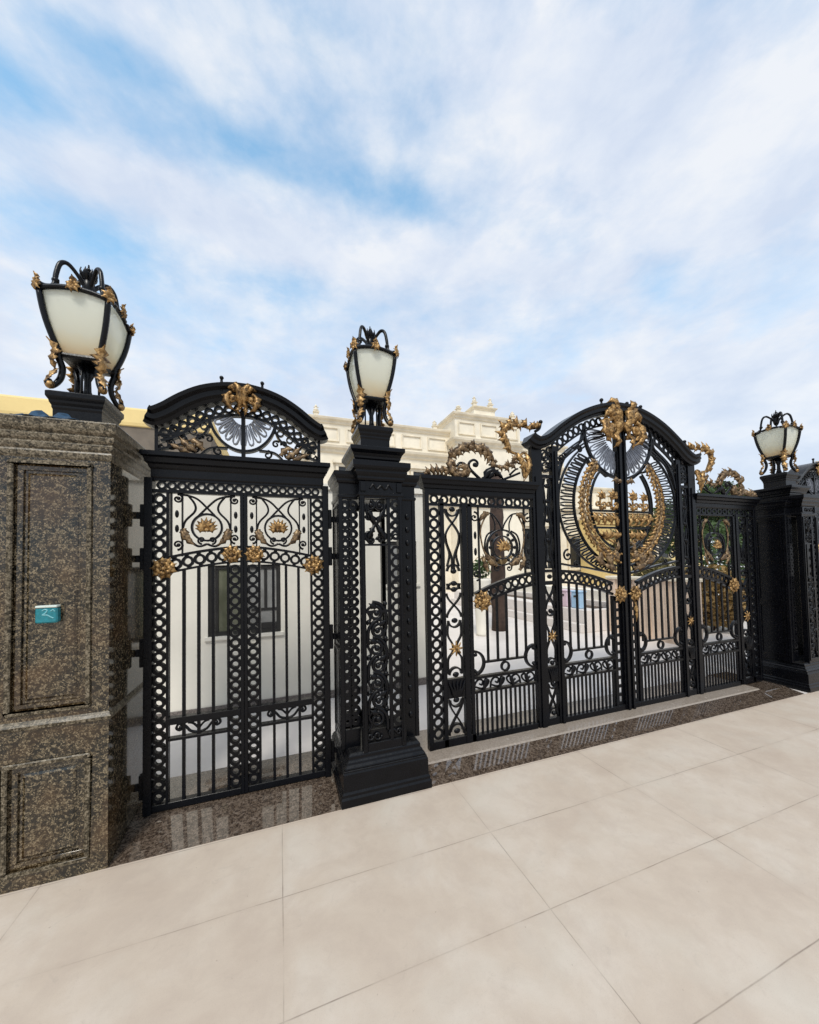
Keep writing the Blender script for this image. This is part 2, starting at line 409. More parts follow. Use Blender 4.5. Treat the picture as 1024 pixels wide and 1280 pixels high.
def lower_field(X, dA, dB, parent, picks, lacing=True):
    """curled rails, wave band and pickets between |d| = dA and dB"""
    fr = MB(); lo, hi = min(dA, dB), max(dA, dB); mid = (lo+hi)/2
    def bx(d0, d1, z0, z1, y0=YF, y1=YB): fr.box(min(X(d0), X(d1)), max(X(d0), X(d1)), y0, y1, z0, z1)
    bx(lo, hi, .437, .457); bx(lo, hi, .553, .576)
    R = .098
    bx(lo+R*1.02, hi-R*1.02, .676, .692, YF+.006, YB-.006)
    fr.ring(X(mid), .627, .037, .016, YF+.008, YB-.012, 18)
    for c, sg in ((lo, 1), (hi, -1)):
        pts = [(X(c+sg*q[0]), q[1]) for q in spiral(0, .685, R, R, -88, 88, 20)]
        fr.strip(pts, .019, YF+.002, YB-.01)
        for zz, a0 in ((.685+R-.026, 80), (.685-R+.026, -80)):
            vt = [(X(c+sg*q[0]), q[1]) for q in spiral(.012, zz, .026, .007, a0, a0+(280 if a0 > 0 else -280), 16)]
            fr.tube(lift(vt, (YF+YB)/2), .009, 6); fr.ball((X(c+sg*.016), YF+.006, zz), .015, 7, 5)
    fr.build('curled_rail', 'iron', parent)
    wv = MB(); n = 4; span = (hi-lo)/n                  # running scrolls in the narrow band
    for k in range(n):
        c = lo+span*(k+.5); sg = 1 if k < n/2 else -1
        S = [(X(c+sg*q[0]*span), .505+q[1]*.094) for q in cm2([(-.48, -.45), (-.42, .1), (-.2, .42), (.05, .25), (-.02, -.08), (-.16, .02)], 5)]
        wv.tube(lift(S, (YF+YB)/2), .009, 6)
        S = [(X(c+sg*q[0]*span), .505+q[1]*.094) for q in cm2([(-.42, -.2), (.0, -.42), (.3, -.2), (.42, .2), (.22, .36), (.16, .1)], 5)]
        wv.tube(lift(S, (YF+YB)/2), .009, 6)
        wv.leaf([(X(c+sg*span*(.05+.3*i/5)), YF, .46+.08*math.sin(PI*.6*i/5)) for i in range(6)], .03, (0, -1, 0))
    wv.build('scroll_band', 'iron', parent)
    for k in range(picks):
        d = lo+(hi-lo)*(k+.5)/picks; mb = MB(); mb.box(X(d)-.0085, X(d)+.0085, YF+.010, YF+.023, .09, .44); mb.build('picket', 'iron', parent)
    na = max(4, round((hi-lo)/.098))
    return fr
def upper_bars(X, ds, parent):
    for d in ds:
        zt = arch_z(d)-.122; mb = MB(); mb.box(X(d)-.0095, X(d)+.0095, YF+.008, YF+.023, .688, zt)
        mb.build('bar', 'iron', parent)
def arch_band(X, dA, dB, parent):
    mb = MB(); n = 22; ds = [dA+(dB-dA)*i/n for i in range(n+1)]
    mb.strip([(X(d), arch_z(d)-.012) for d in ds], .026, YF-.004, YB)
    mb.strip([(X(d), arch_z(d)-.115) for d in ds], .022, YF-.004, YB)
    chain_curve(mb, [(X(d), arch_z(d)-.064) for d in ds], .074, .042, YF+.010, YB-.016, .015)
    return mb.build('arched_band', 'iron', parent)
def eagle_fan(mb, cx, cz, w):                            # gilded shell inside a ring
    for k in range(9):
        a = PI*(.04+.92*k/8); l = w*(.72+.28*math.sin(a))
        d = Vector((math.cos(a), 0, math.sin(a)*.95))
        mb.leaf([Vector((cx, YF-.004, cz))+d*l*t/6+Vector((0, -.018*math.sin(PI*t/6), 0)) for t in range(7)], w*.48, (0, -1, 0), .3, 2, .6)
    mb.ball((cx, YF-.012, cz), (w*.2, .016, w*.14), 8, 5)

PATCH = [None]
drive = thing('driveway_gate', (GX, .365, .05), 'wide black and gold double gate with a tall arched crown and round gilded wreath', 'gate')

def arch_path(s):
    """crown of the double gate, as seen from the middle outwards"""
    ctl = [(0, 3.035), (.12, 3.03), (.33, 2.985), (.55, 2.895), (.76, 2.765), (.92, 2.645), (1.03, 2.60), (1.10, 2.615), (1.135, 2.64)]
    return cm2(ctl, 5)

def make_leaf(s):
    X = lambda d: GX+s*d
    fr = MB()
    def bx(d0, d1, z0, z1, y0=YF, y1=YB, mb=fr): mb.box(min(X(d0), X(d1)), max(X(d0), X(d1)), y0, y1, z0, z1)
    bx(.0008, .062, .05, 3.0, YF-.012, YB); bx(.018, .046, .05, 3.0, YF-.028, YF-.012)      # meeting stile and its bead
    bx(.148, .170, .09, 1.17); bx(.062, .148, .05, .10)
    bx(.80, .868, .05, 2.60, YF-.006, YB+.006); bx(.988, 1.098, .05, 2.585, YF-.006, YB+.006)   # stiles of the post
    bx(.815, .845, .05, 2.55, YF-.018, YF-.006); bx(1.02, 1.07, .05, 2.3, YF-.018, YF-.006)
    bx(.062, .80, .045, .095, YF-.004, YB+.004); bx(.868, .988, .045, .11); bx(.868, .988, .43, .572)
    bx(.868, .988, 1.31, 1.345); bx(.868, .988, 1.425, 1.45); bx(.868, .988, 2.295, 2.325)
    leaf = fr.build('gate_leaf', 'iron', drive, bevel=.002)
    lad = MB()                                          # slotted ladder beside the meeting stile
    lad.box(min(X(.062), X(.082)), max(X(.062), X(.082)), YF+.012, YB-.014, .1, 1.16)
    lad.box(min(X(.122), X(.148)), max(X(.122), X(.148)), YF+.012, YB-.014, .1, 1.16)
    z = .1
    while z < 1.14: lad.box(min(X(.082), X(.122)), max(X(.082), X(.122)), YF+.012, YB-.014, z, z+.03); z += .083
    lad.build('slotted_strip', 'iron', leaf)
    lower_field(X, .170, .80, leaf, 13)
    upper_bars(X, [.232+.0945*i for i in range(6)], leaf)
    arch_band(X, .17, .80, leaf)
    # post panel between the two stiles
    pp = MB(); cx = X(.928)
    xmotif(pp, cx, .12, .42, .10, YF+.008, YB-.008); xmotif(pp, cx, 1.09, 1.30, .095, YF+.008, YB-.008)
    for zz, up in ((.60, 1), (1.07, -1), (.15, 1), (.41, -1)):
        pp.strip(spiral(cx, zz, .042, .042, 0 if up > 0 else 180, 180 if up > 0 else 360, 12), .013, YF+.006, YB-.006)
        pp.ball((cx, YF+.012, zz), .022, 8, 5)
    for k in range(5): pp.leaf([(cx+(k-2)*.018*(.4+t/6), YF-.006-.006*math.sin(PI*t/6), .445+.11*t/6) for t in range(7)], .026, (0, -1, 0))
    for sg in (-1, 1):
        pp.strip(cm2([(cx+sg*.045, .60), (cx+sg*.05, .72), (cx+sg*.018, .80), (cx+sg*.018, .88), (cx+sg*.05, .96), (cx+sg*.045, 1.07)], 5), .011, YF+.008, YB-.008)
        pp.strip(cm2([(cx+sg*.047, 1.46), (cx+sg*.018, 1.62), (cx+sg*.046, 1.80), (cx+sg*.012, 2.0), (cx+sg*.046, 2.14), (cx+sg*.02, 2.29)], 6), .014, YF+.008, YB-.008)
        pp.strip(cm2([(cx+sg*.02, 1.46), (cx+sg*.047, 1.58), (cx+sg*.012, 1.74), (cx+sg*.05, 1.92), (cx+sg*.02, 2.1), (cx+sg*.046, 2.29)], 6), .012, YF+.012, YB-.006)
    for zz in (1.385, 1.53, 1.72, 1.9, 2.08, 2.22): pp.ball((cx, YF+.01, zz), (.03, .014, .022), 8, 5)
    pp.ring(cx, 2.40, .045, .014, YF+.006, YB-.006, 14); pp.ring(cx, 2.50, .04, .013, YF+.006, YB-.006, 14)
    pp.build('post_grille', 'iron', leaf)
    st = MB()
    for k in range(8):
        a = 2*PI*k/8; st.leaf([(cx+math.cos(a)*.055*t/5, YF-.004-.008*math.sin(PI*t/5), .845+math.sin(a)*.055*t/5) for t in range(6)], .028, (0, -1, 0), .3, 1, .6)
    st.ball((cx, YF-.012, .845), .014, 7, 5); st.build('star', 'gold', leaf)
    # crown: moulded cornice, ring band and inner rails
    ap = arch_path(s); cr = MB()
    pts = [(X(d), z) for d, z in ap]
    if s < 0: pts = pts[::-1]
    k = 1
    prof = [(.050, YF-.075), (.050, YB+.05), (.030, YB+.045), (-.010, YB+.02), (-.050, YB+.012), (-.050, YF-.03), (-.028, YF-.036), (-.018, YF-.052), (.010, YF-.056), (.026, YF-.072)]
    sweep(cr, pts, prof); cr.build('crown_cornice', 'iron', leaf)
    rb = MB(); A = [(d, z) for d, z in ap if d > .05 and d < 1.06]
    mid = [(X(d), z) for d, z in A]
    for off, w in ((-.142, .02), (-.20, .014), (-.245, .02)):
        q = offset2([(d, z) for d, z in A], off)      # path runs outwards, so a negative offset lies below it
        q = [(a, c) for a, c in q if a < 1.0 and a > .05]
        q = [(X(a), c) for a, c in offset2([(d, z) for d, z in A], off) if .05 < a < .99]
        rb.strip(q, w*.8, YF+.006, YB-.014)
    q = [(X(a), c) for a, c in offset2(A, -.096) if .22 < a < .99]
    chain_curve(rb, q, .078, .04, YF+.010, YB-.016, .016)
    q = [(a, c) for a, c in offset2(A, -.222) if .50 < a < .98]
    for i in range(2, len(q)-1, 3): rb.ball((X(q[i][0]), YF+.01, q[i][1]), (.026, .014, .014), 8, 5)
    rb.build('crown_band', 'iron', leaf)
    # wreath: oval rails, petals, laurel
    CZ = 2.07; wr = MB()
    def EP(a, c, t0, t1, n=40): return [(X(q[0]), q[1]) for q in ell(0, CZ, a, c, t0, t1, n)]
    wr.strip(EP(.793, .69, -86, 55), .015, YF+.006, YB-.014); wr.strip(EP(.612, .61, -84, 50), .018, YF+.004, YB-.014)
    wr.strip(EP(.405, .445, -80, 46), .016, YF+.004, YB-.014); wr.strip(EP(.44, .475, -80, 46), .007, YF+.008, YB-.018)
    for zz in (2.012, 1.845): wr.box(min(X(.06), X(.40)), max(X(.06), X(.40)), YF+.006, YB-.014, zz-.010, zz+.010)
    # corner scrolls below and beside the wreath
    for (cx_, cz_, r, a0, tn) in ((.70, 1.575, .058, 90, -420), (.60, 1.50, .04, 200, 400), (.735, 2.50, .04, -90, 420), (.52, 2.60, .045, 0, 400)):
        sp_ = [(X(q[0]), q[1]) for q in spiral(cx_, cz_, r, r*.18, a0, a0+tn, 24)]
        wr.tube(lift(sp_, YF+.016), [.010*(1-.4*i/24) for i in range(25)], 6); e = sp_[-1]; wr.ball((e[0], YF+.014, e[1]), .016, 7, 5)
    wr.strip([(X(a), c) for a, c in cm2([(.79, 1.50), (.64, 1.475), (.50, 1.46), (.34, 1.43), (.10, 1.39)], 5)], .016, YF, YB)
    wr.strip([(X(a), c) for a, c in cm2([(.79, 2.28), (.755, 2.42), (.66, 2.56), (.50, 2.68), (.46, 2.80)], 5)], .016, YF, YB)
    wr.strip([(X(a), c) for a, c in cm2([(.44, 2.52), (.36, 2.44), (.27, 2.42), (.17, 2.36)], 5)], .018, YF, YB)
    wr.build('wreath_frame', 'iron', leaf)
    pt = MB(); n = 25
    for i in range(n):
        t = -80+(128)*(i+.5)/n; h = 128/n*.30
        for q in (-1, 1):
            t0 = math.radians(t+q*h)
            pt.strip([(X(a*math.cos(t0+(.0 if j < 3 else -q*math.radians(h*.55)))), CZ+c*math.sin(t0+(.0 if j < 3 else -q*math.radians(h*.55)))) for j, (a, c) in enumerate(((.62, .617), (.67, .635), (.725, .655), (.768, .674)))], .0145, YF+.010, YB-.018)
    pt.build('ray_band', 'iron', leaf)
    rnd = random.Random(5)
    for row, (a0, c0) in enumerate(((.575, .578), (.52, .54), (.462, .492))):
        la = MB()
        nn = 25
        for i in range(nn):
            t = math.radians(-82+128*(i+.5*(row % 2))/nn); px, pz = a0*math.cos(t), c0*math.sin(t)
            tx, tz = -a0*math.sin(t), c0*math.cos(t); l = math.hypot(tx, tz); tx, tz = tx/l, tz/l
            ang = (-.5, 0, .5)[row]+rnd.uniform(-.15, .15); dx, dz = tx*math.cos(ang)+tz*math.sin(ang)*1, tz*math.cos(ang)-tx*math.sin(ang)
            ln = .09
            la.leaf([(X(px+dx*ln*j/5), YF-.006-.022*math.sin(PI*j/5), CZ+pz+dz*ln*j/5) for j in range(6)], .038, (0, -1, 0), .3, 2, .8)
            if i % 2 == row % 2: la.ball((X(px), YF-.02, CZ+pz), .011, 6, 4)
        la.build('laurel', ('gold', 'bronze', 'gold')[row], leaf)
    # gilded foliage inside the wreath
    gi = MB(); rg = random.Random(9)
    def gleaf(px, pz, ang, ln, w):
        d = Vector((math.cos(math.radians(ang)), math.sin(math.radians(ang))))
        gi.leaf([(X(px+d.x*ln*j/6), YF-.002-.022*math.sin(PI*j/6), pz+d.y*ln*j/6) for j in range(7)], w, (0, -1, 0), .3, 2, .7)
    def gspir(px, pz, r, a0, tn): gi.tube(lift([(X(q[0]), q[1]) for q in spiral(px, pz, r, r*.2, a0, a0+tn, 22)], YF-.002), [.010*(1-.4*i/22) for i in range(23)], 6)
    # top tier: two leafy figures standing on the upper bar
    for px, k in ((.135, 1.), (.285, .85)):
        gi.tube(lift([(X(px), 2.015), (X(px+.01), 2.09), (X(px), 2.17)], YF+.002), .010, 6)
        for a, l, w in ((90, .10, .06), (50, .09, .055), (130, .09, .055), (15, .075, .05), (165, .075, .05)): gleaf(px, 2.12+.02*k, a, l*k, w*k)
        gleaf(px, 2.03, 30, .08*k, .05); gleaf(px, 2.03, 150, .08*k, .05); gspir(px+.055*k, 2.07, .030, 180, -400); gspir(px-.05*k, 2.07, .028, 0, 400)
    # middle tier: dense band of scrolls
    for k in range(4):
        px = .105+.083*k; gspir(px, 1.935, .038, 90 if k % 2 else -90, 430 if k % 2 else -430)
        gleaf(px-.03, 1.87, 70, .10, .05); gleaf(px+.03, 1.99, 250, .10, .05); gleaf(px, 1.93, 20, .07, .05)
    for zz in (1.985, 1.872): gi.tube(lift([(X(.064), zz), (X(.39), zz)], YF+.004), .0065, 6)
    # bottom tier
    for px, a in ((.10, 90), (.18, 90), (.26, 110)):
        gleaf(px, 1.735, a, .095, .06); gleaf(px, 1.745, a-45, .08, .045); gleaf(px, 1.745, a+45, .08, .045)
    gspir(.14, 1.70, .028, 0, 400); gspir(.22, 1.735, .026, 180, -400)
    gi.tube(lift([(X(a), c) for a, c in cm2([(.064, 1.68), (.14, 1.70), (.22, 1.735), (.32, 1.79)], 4)], YF+.004), .008, 6)
    gi.build('gilded_foliage', 'gold', leaf)
    bo = MB()                                           # leafy spray under the wreath
    for (px, pz, ang, ln, w) in ((.09, 1.50, 75, .15, .09), (.16, 1.47, 50, .17, .09), (.22, 1.47, 120, .15, .08), (.27, 1.48, 35, .16, .08), (.12, 1.43, 20, .18, .07), (.33, 1.50, 100, .13, .07), (.10, 1.60, 100, .12, .06)):
        d = Vector((math.cos(math.radians(ang)), math.sin(math.radians(ang))))
        bo.leaf([(X(px+d.x*ln*j/7+.02*math.sin(PI*j/7)), YF-.004-.03*math.sin(PI*j/7), pz+d.y*ln*j/7) for j in range(8)], w, (0, -1, 0), .3, 4, .5)
    for (cx_, cz_, r, a0) in ((.19, 1.57, .05, 0), (.30, 1.55, .042, 180)):
        bo.tube(lift([(X(q[0]), q[1]) for q in spiral(cx_, cz_, r, r*.2, a0, a0-430, 22)], YF-.004), .010, 6)
    bo.build('leaf_spray', 'bronze', leaf)
    # silver shell hanging from the crest
    sh = MB(); FZ = 2.80
    sh.strip([(X(q[0]), q[1]) for q in ell(0, FZ, .455, .452, -84, 8, 36)], .024, YF+.0, YB-.012)
    sh.build('shell_rim', 'iron', leaf)
    sp2 = MB(); n = 7
    for i in range(n):
        a = math.radians(-81+85*(i+.5)/n); hw = math.radians(85/n*.33)
        for q in (-1, 1):
            sp2.strip([(X(r*math.cos(a+q*hw*k_)), FZ+r*math.sin(a+q*hw*k_)) for r, k_ in ((.20, .75), (.27, .95), (.35, 1.05), (.405, .75), (.430, .15))], .0135, YF+.010, YB-.018)
        sp2.strip([(X(r*math.cos(a)), FZ+r*math.sin(a)) for r in (.22, .31, .38)], [.006, .022, .006], YF+.012, YB-.018)
    sp2.build('shell_petals', 'silver', leaf)
    # crest: two stacked acanthus scrolls
    ct = MB()
    def cl(pp_, w, lift_=.05, lob=4): 
        q = cm2(pp_, 4); ct.leaf([(X(a), YF-.03-lift_*math.sin(PI*i/(len(q)-1)), c) for i, (a, c) in enumerate(q)], w, (0, -1, 0), .35, lob, .55)
    cl([(.09, 2.74), (.06, 2.86), (.08, 2.98), (.17, 3.05), (.24, 3.03)], .12)
    cl([(.08, 2.86), (.13, 2.96), (.21, 2.98), (.25, 2.91)], .10); cl([(.07, 2.98), (.09, 3.06), (.15, 3.10), (.20, 3.08)], .09)
    cl([(.20, 2.93), (.25, 2.84), (.23, 2.74), (.15, 2.68)], .12); cl([(.10, 2.86), (.18, 2.83), (.19, 2.76), (.12, 2.72)], .09)
    cl([(.13, 2.78), (.09, 2.70), (.13, 2.64)], .07)
    ct.tube(lift([(X(q[0]), q[1]) for q in spiral(.165, 2.84, .075, .015, 90, -330, 24)], YF-.05), [.02*(1-.4*i/24) for i in range(25)], 7)
    ct.tube(lift([(X(q[0]), q[1]) for q in spiral(.15, 3.0, .06, .012, -90, 300, 24)], YF-.05), [.018*(1-.4*i/24) for i in range(25)], 7)
    ct.ball((X(.16), YF-.06, 2.84), .028, 8, 6)
    ct.build('crest', 'gold', leaf)
    for d, z in ((.265, 3.06), (.075, 3.07)):
        kn = MB(); kn.tube([(X(d), YF-.03, z-.04), (X(d), YF-.03, z+.03)], [.014, .009], 7); kn.ball((X(d), YF-.03, z+.04), .019, 8, 6)
        kn.build('crest_knob', 'iron', leaf)
    rosette_mb(X(.095), 1.185, .085, YF-.012, 3).build('rosette', 'gold', leaf)
    bb = MB(); cx = X(.105)
    bb.leaf([(cx, YF-.02-.012*math.sin(PI*j/6), 1.10-.20*j/6) for j in range(7)], .05, (0, -1, 0), .3, 3, .5)
    if s > 0: bb.build('pendant_leaf', 'gold', leaf)
    # clasp where the wreath meets the shell
    kc = MB()
    kc.leaf([(X(.05+.11*j/6), YF-.02-.014*math.sin(PI*j/6), 2.30+.02*math.sin(PI*j/6)) for j in range(7)], .06, (0, -1, 0), .3, 2, .5)
    kc.ball((X(.05), YF-.02, 2.31), .022, 8, 5); kc.build('clasp', 'bronze', leaf)
    k2 = MB(); cc = ell(0, CZ, .57, .575, 50, 50, 1)[0]
    for k in range(6):
        a = 2*PI*k/6; k2.leaf([(X(.375)+math.cos(a)*.05*t/5, YF-.01-.012*math.sin(PI*t/5), 2.475+math.sin(a)*.05*t/5) for t in range(6)], .04, (0, -1, 0), .3, 2, .6)
    k2.build('wreath_knot', 'bronze', leaf)
    return leaf
make_leaf(-1); make_leaf(1)

def make_side(s):
    """fixed panel beside the leaf, |d| from 1.105 to 2.155"""
    X = lambda d: GX+s*d
    fr = MB()
    def bx(d0, d1, z0, z1, y0=YF, y1=YB): fr.box(min(X(d0), X(d1)), max(X(d0), X(d1)), y0, y1, z0, z1)
    bx(2.118, 2.155, .05, 2.10, YF-.006, YB+.006); bx(1.985, 2.022, .05, 2.06); bx(1.782, 1.826, .05, 2.03, YF-.006, YB); bx(1.735, 1.768, .05, 2.03)
    bx(1.110, 1.735, .045, .095, YF-.004, YB+.004); bx(1.735, 2.118, .045, .11); bx(1.826, 1.985, .43, .585); bx(1.110, 2.118, 2.0, 2.022)
    panel = fr.build('side_panel', 'iron', drive, bevel=.002)
    co = MB(); x0, x1 = sorted((X(1.104), X(2.150)))
    co.rect([(.0, 2.086), (.004, 2.10), (.006, 2.135), (.018, 2.14), (.022, 2.165), (.034, 2.175), (.04, 2.20), (.05, 2.21), (.05, 2.238), (.03, 2.243)], x0, x1, YF, YB)
    x0_, x1_ = x0, x1
    co.build('cornice', 'iron', panel)
    ch = MB()
    vch = MB(); chain(vch, (X(2.07), .12), (X(2.07), 1.985), .0905, .048, YF+.010, YB-.016, .021)
    chain(ch, (X(1.115), 2.054), (X(2.11), 2.054), .088, .032, YF+.010, YB-.016, .018, .031)
    vch.build('ring_band', 'iron', panel); ch.build('ring_band', 'iron', panel)
    arch_band(X, 1.11, 1.70, panel)
    lower_field(X, 1.115, 1.735, panel, 13)
    upper_bars(X, [1.205+.097*i for i in range(5)], panel)
    # narrow panel with crossed loops
    xp = MB(); cx = X(1.905)
    for z0, z1 in ((.13, .42), (1.08, 1.28), (1.74, 1.98)): xmotif(xp, cx, z0, z1, .13, YF+.008, YB-.008)
    for zz, up in ((.615, 1), (1.055, -1), (1.31, 1), (1.36, -1), (1.46, 1), (.16, 1), (.41, -1), (1.975, -1)):
        xp.strip(spiral(cx, zz, .055, .055, 0 if up > 0 else 180, 180 if up > 0 else 360, 14), .014, YF+.006, YB-.006)
        xp.ball((cx, YF+.012, zz-.0), (.03, .014, .022), 8, 5)
    for sg in (-1, 1):
        xp.strip(cm2([(cx+sg*.062, .62), (cx+sg*.062, .74), (cx+sg*.02, .80), (cx+sg*.02, .86), (cx+sg*.062, .94), (cx+sg*.055, 1.05)], 5), .012, YF+.008, YB-.008)
        xp.strip(cm2([(cx+sg*.055, 1.50), (cx+sg*.03, 1.60), (cx+sg*.06, 1.70), (cx+sg*.062, 1.76)], 5), .012, YF+.008, YB-.008)
        xp.strip(cm2([(cx+sg*.01, 1.47), (cx+sg*.012, 1.58), (cx+sg*.05, 1.68), (cx+sg*.062, 1.74)], 5), .011, YF+.008, YB-.008)
    for k in range(5): xp.leaf([(cx+(k-2)*.027*(.4+t/6), YF-.008-.008*math.sin(PI*t/6), .445+.125*t/6) for t in range(7)], .036, (0, -1, 0))
    xp.build('loop_grille', 'iron', panel)
    st = MB()
    for k in range(8):
        a = 2*PI*k/8; st.leaf([(cx+math.cos(a)*.065*t/5, YF-.004-.01*math.sin(PI*t/5), .83+math.sin(a)*.065*t/5) for t in range(6)], .032, (0, -1, 0), .3, 1, .6)
    st.ball((cx, YF-.014, .83), .016, 7, 5); st.build('star', 'gold', panel)
    # lyre shaped scroll panel above the curved rail
    ly = MB(); mid = 1.42; yy = YF+.016
    for sg in (-1, 1):
        f = lambda d: X(mid+sg*d)
        volute(ly, f(.275), 1.915, .045, 90, 430*(1 if (s*sg) > 0 else -1), yy, .0085)
        volute(ly, f(.265), 1.515 if sg < 0 else 1.42, .045, -90, 430*(1 if (s*sg) < 0 else -1), yy, .0085)
        for dd in (.235, .305): ly.strip([(f(dd), arch_z(mid+sg*dd)-.02), (f(dd), 2.004)], .010, YF+.01, YB-.01)
        for zz in (1.62, 1.76): ly.ball((f(.27), yy, zz), (.014, .012, .035), 7, 6)
        ly.tube(lift([(f(a), c) for a, c in cm2([(.0, 1.80), (.03, 1.87), (.10, 1.945), (.18, 1.95), (.22, 1.90), (.22, 1.80)], 5)], yy), .0075, 6)
        ly.tube(lift([(f(a), c) for a, c in cm2([(.11, 1.945), (.075, 1.87), (.075, 1.80)], 5)], yy), .0065, 6)
        ly.tube(lift([(f(a), c) for a, c in cm2([(.09, 1.80), (.155, 1.76), (.18, 1.66), (.15, 1.56), (.09, 1.51)], 5)], yy), .008, 6)
        volute(ly, f(.06), 1.475, .035, 90, 400*(1 if (s*sg) < 0 else -1), yy, .0075)
        for k in range(5):
            a = math.radians(-62+31*k); ly.ball((f(.125*math.cos(a)), yy, 1.655+.125*math.sin(a)), (.016, .012, .016), 7, 5)
    ly.ring(X(mid), 1.655, .155, .011, YF+.006, YB-.006, 30); ly.ring(X(mid), 1.655, .10, .009, YF+.006, YB-.006, 26)
    ly.build('lyre_grille', 'iron', panel)
    gs = MB(); eagle_fan(gs, X(mid), 1.64, .10)
    gs.build('shell', 'gold', panel)
    for sg in (-1, 1):
        f = lambda d: X(mid+sg*d); gl_ = MB()
        for pp_, w in (([(.07, 1.50), (.15, 1.55), (.20, 1.63)], .06), ([(.16, 1.45), (.20, 1.53), (.21, 1.60)], .05), ([(.14, 1.95), (.20, 1.93), (.235, 1.87)], .05)):
            q = cm2(pp_, 4); gl_.leaf([(f(a), YF-.002-.014*math.sin(PI*i/(len(q)-1)), c) for i, (a, c) in enumerate(q)], w, (0, -1, 0), .3, 3, .5)
        gl_.tube(lift([(f(a), c) for a, c in cm2([(.07, 1.50), (.17, 1.58), (.215, 1.70), (.22, 1.82), (.16, 1.94)], 5)], YF+.006), .007, 6)
        gl_.build('garland', 'bronze', panel)
    rosette_mb(X(1.655), 1.205, .088, YF-.012, 8).build('rosette', 'gold', panel)
    # scrollwork riding on the cornice
    black = MB(); br = MB(); go = MB(); yc = (YF+YB)/2-.01
    def tb(mb, pp_, r0, r1=None, y=yc):
        q = [(X(a), c) for a, c in cm2(pp_, 4)]; n = len(q); r1 = r0*.5 if r1 is None else r1
        mb.tube(lift(q, y), [r0+(r1-r0)*i/(n-1) for i in range(n)], 7)
    def lf(mb, pp_, w, y=yc, up=.03, lob=5):
        q = cm2(pp_, 4); mb.leaf([(X(a), y-.012-up*math.sin(PI*i/(len(q)-1)), c) for i, (a, c) in enumerate(q)], w, (0, -1, 0), .5, lob, .6)
    def fronds(mb, pp_, n, side, ln, w, up=.02):
        q = cm2(pp_, 6)
        for k in range(n):
            i = min(len(q)-2, int((k+.5)/n*(len(q)-1))); a = Vector(q[i]); t = (Vector(q[i+1])-a).normalized(); o = Vector((-t.y, t.x))*side
            l = ln*(.75+.5*math.sin(PI*(k+.5)/n)); pts = []
            for j in range(7):
                f = j/6; p = a+t*l*(.75*f-.15*f*f)+o*l*(.25*f+.55*f*f); pts.append((X(p.x), yc-.010-up*math.sin(PI*f), p.y))
            mb.leaf(pts, w, (0, -1, 0), .45, 2, .7)
    body = [(1.894, 2.475), (1.913, 2.41), (1.923, 2.336), (1.90, 2.274), (1.842, 2.250), (1.771, 2.261), (1.752, 2.305), (1.781, 2.346), (1.828, 2.337), (1.838, 2.305), (1.812, 2.295)]
    tb(br, body, .018, .011); fronds(br, body[:8], 9, -1, .095, .075); lf(br, body[1:6], .06, up=.03)
    lf(br, [(1.92, 2.40), (1.915, 2.45), (1.90, 2.50)], .05)
    tl = [(1.884, 2.433), (1.836, 2.48), (1.764, 2.524), (1.679, 2.531), (1.594, 2.506), (1.533, 2.451), (1.485, 2.378)]
    tb(br, tl, .015, .011); fronds(br, tl, 7, 1, .095, .075); fronds(br, tl[1:], 5, -1, .055, .05); lf(br, tl[:4], .065, up=.03); lf(br, tl[3:], .065, up=.03)
    tb(black, [(1.626, 2.240), (1.698, 2.298), (1.735, 2.339), (1.732, 2.382), (1.689, 2.406), (1.653, 2.388), (1.66, 2.355), (1.687, 2.355)], .014, .009); black.ball((X(1.68), yc, 2.365), .02, 8, 6)
    tb(black, [(1.851, 2.341), (1.827, 2.369), (1.78, 2.367), (1.74, 2.33)], .011, .010)
    tb(br, [(1.485, 2.373), (1.422, 2.366), (1.343, 2.383), (1.276, 2.439), (1.254, 2.497)], .015, .012); fronds(br, [(1.47, 2.372), (1.40, 2.37), (1.33, 2.39), (1.28, 2.435)], 4, 1, .07, .055); fronds(br, [(1.42, 2.366), (1.33, 2.39), (1.276, 2.439)], 2, -1, .06, .05)
    tb(black, [(1.56, 2.32), (1.50, 2.33), (1.49, 2.37), (1.54, 2.375)], .012, .008)
    lf(black, [(1.60, 2.24), (1.54, 2.32), (1.46, 2.29), (1.40, 2.25)], .07); lf(black, [(1.56, 2.24), (1.52, 2.30), (1.45, 2.33)], .05)
    tb(black, [(1.42, 2.246), (1.32, 2.284), (1.22, 2.325)], .012, .010); tb(black, [(1.33, 2.30), (1.27, 2.35), (1.24, 2.36)], .010, .008)
    for px, tx, tz in ((2.10, 2.145, 2.315), (2.06, 2.10, 2.34), (2.03, 2.05, 2.35), (2.0, 2.0, 2.335), (1.97, 1.945, 2.30), (2.12, 2.165, 2.27)):
        lf(br, [(px, 2.24), ((px+tx)/2+.008, (2.24+tz)/2), (tx, tz)], .045, lob=2)
    lf(br, [(1.99, 2.33), (1.96, 2.29), (1.93, 2.25)], .04)
    for pp_, w in (([(1.25, 2.50), (1.215, 2.43), (1.20, 2.35), (1.19, 2.25)], .075), ([(1.15, 2.50), (1.135, 2.42), (1.15, 2.34), (1.185, 2.25)], .065), ([(1.19, 2.44), (1.165, 2.36), (1.18, 2.28)], .05)): lf(go, pp_, w)
    tb(go, [(1.221, 2.455), (1.193, 2.502), (1.149, 2.506), (1.133, 2.473), (1.168, 2.46)], .013, .009)
    S = [(1.320, 2.50), (1.363, 2.577), (1.393, 2.641), (1.378, 2.71), (1.305, 2.746), (1.198, 2.758), (1.089, 2.747), (1.019, 2.76), (.975, 2.80)]
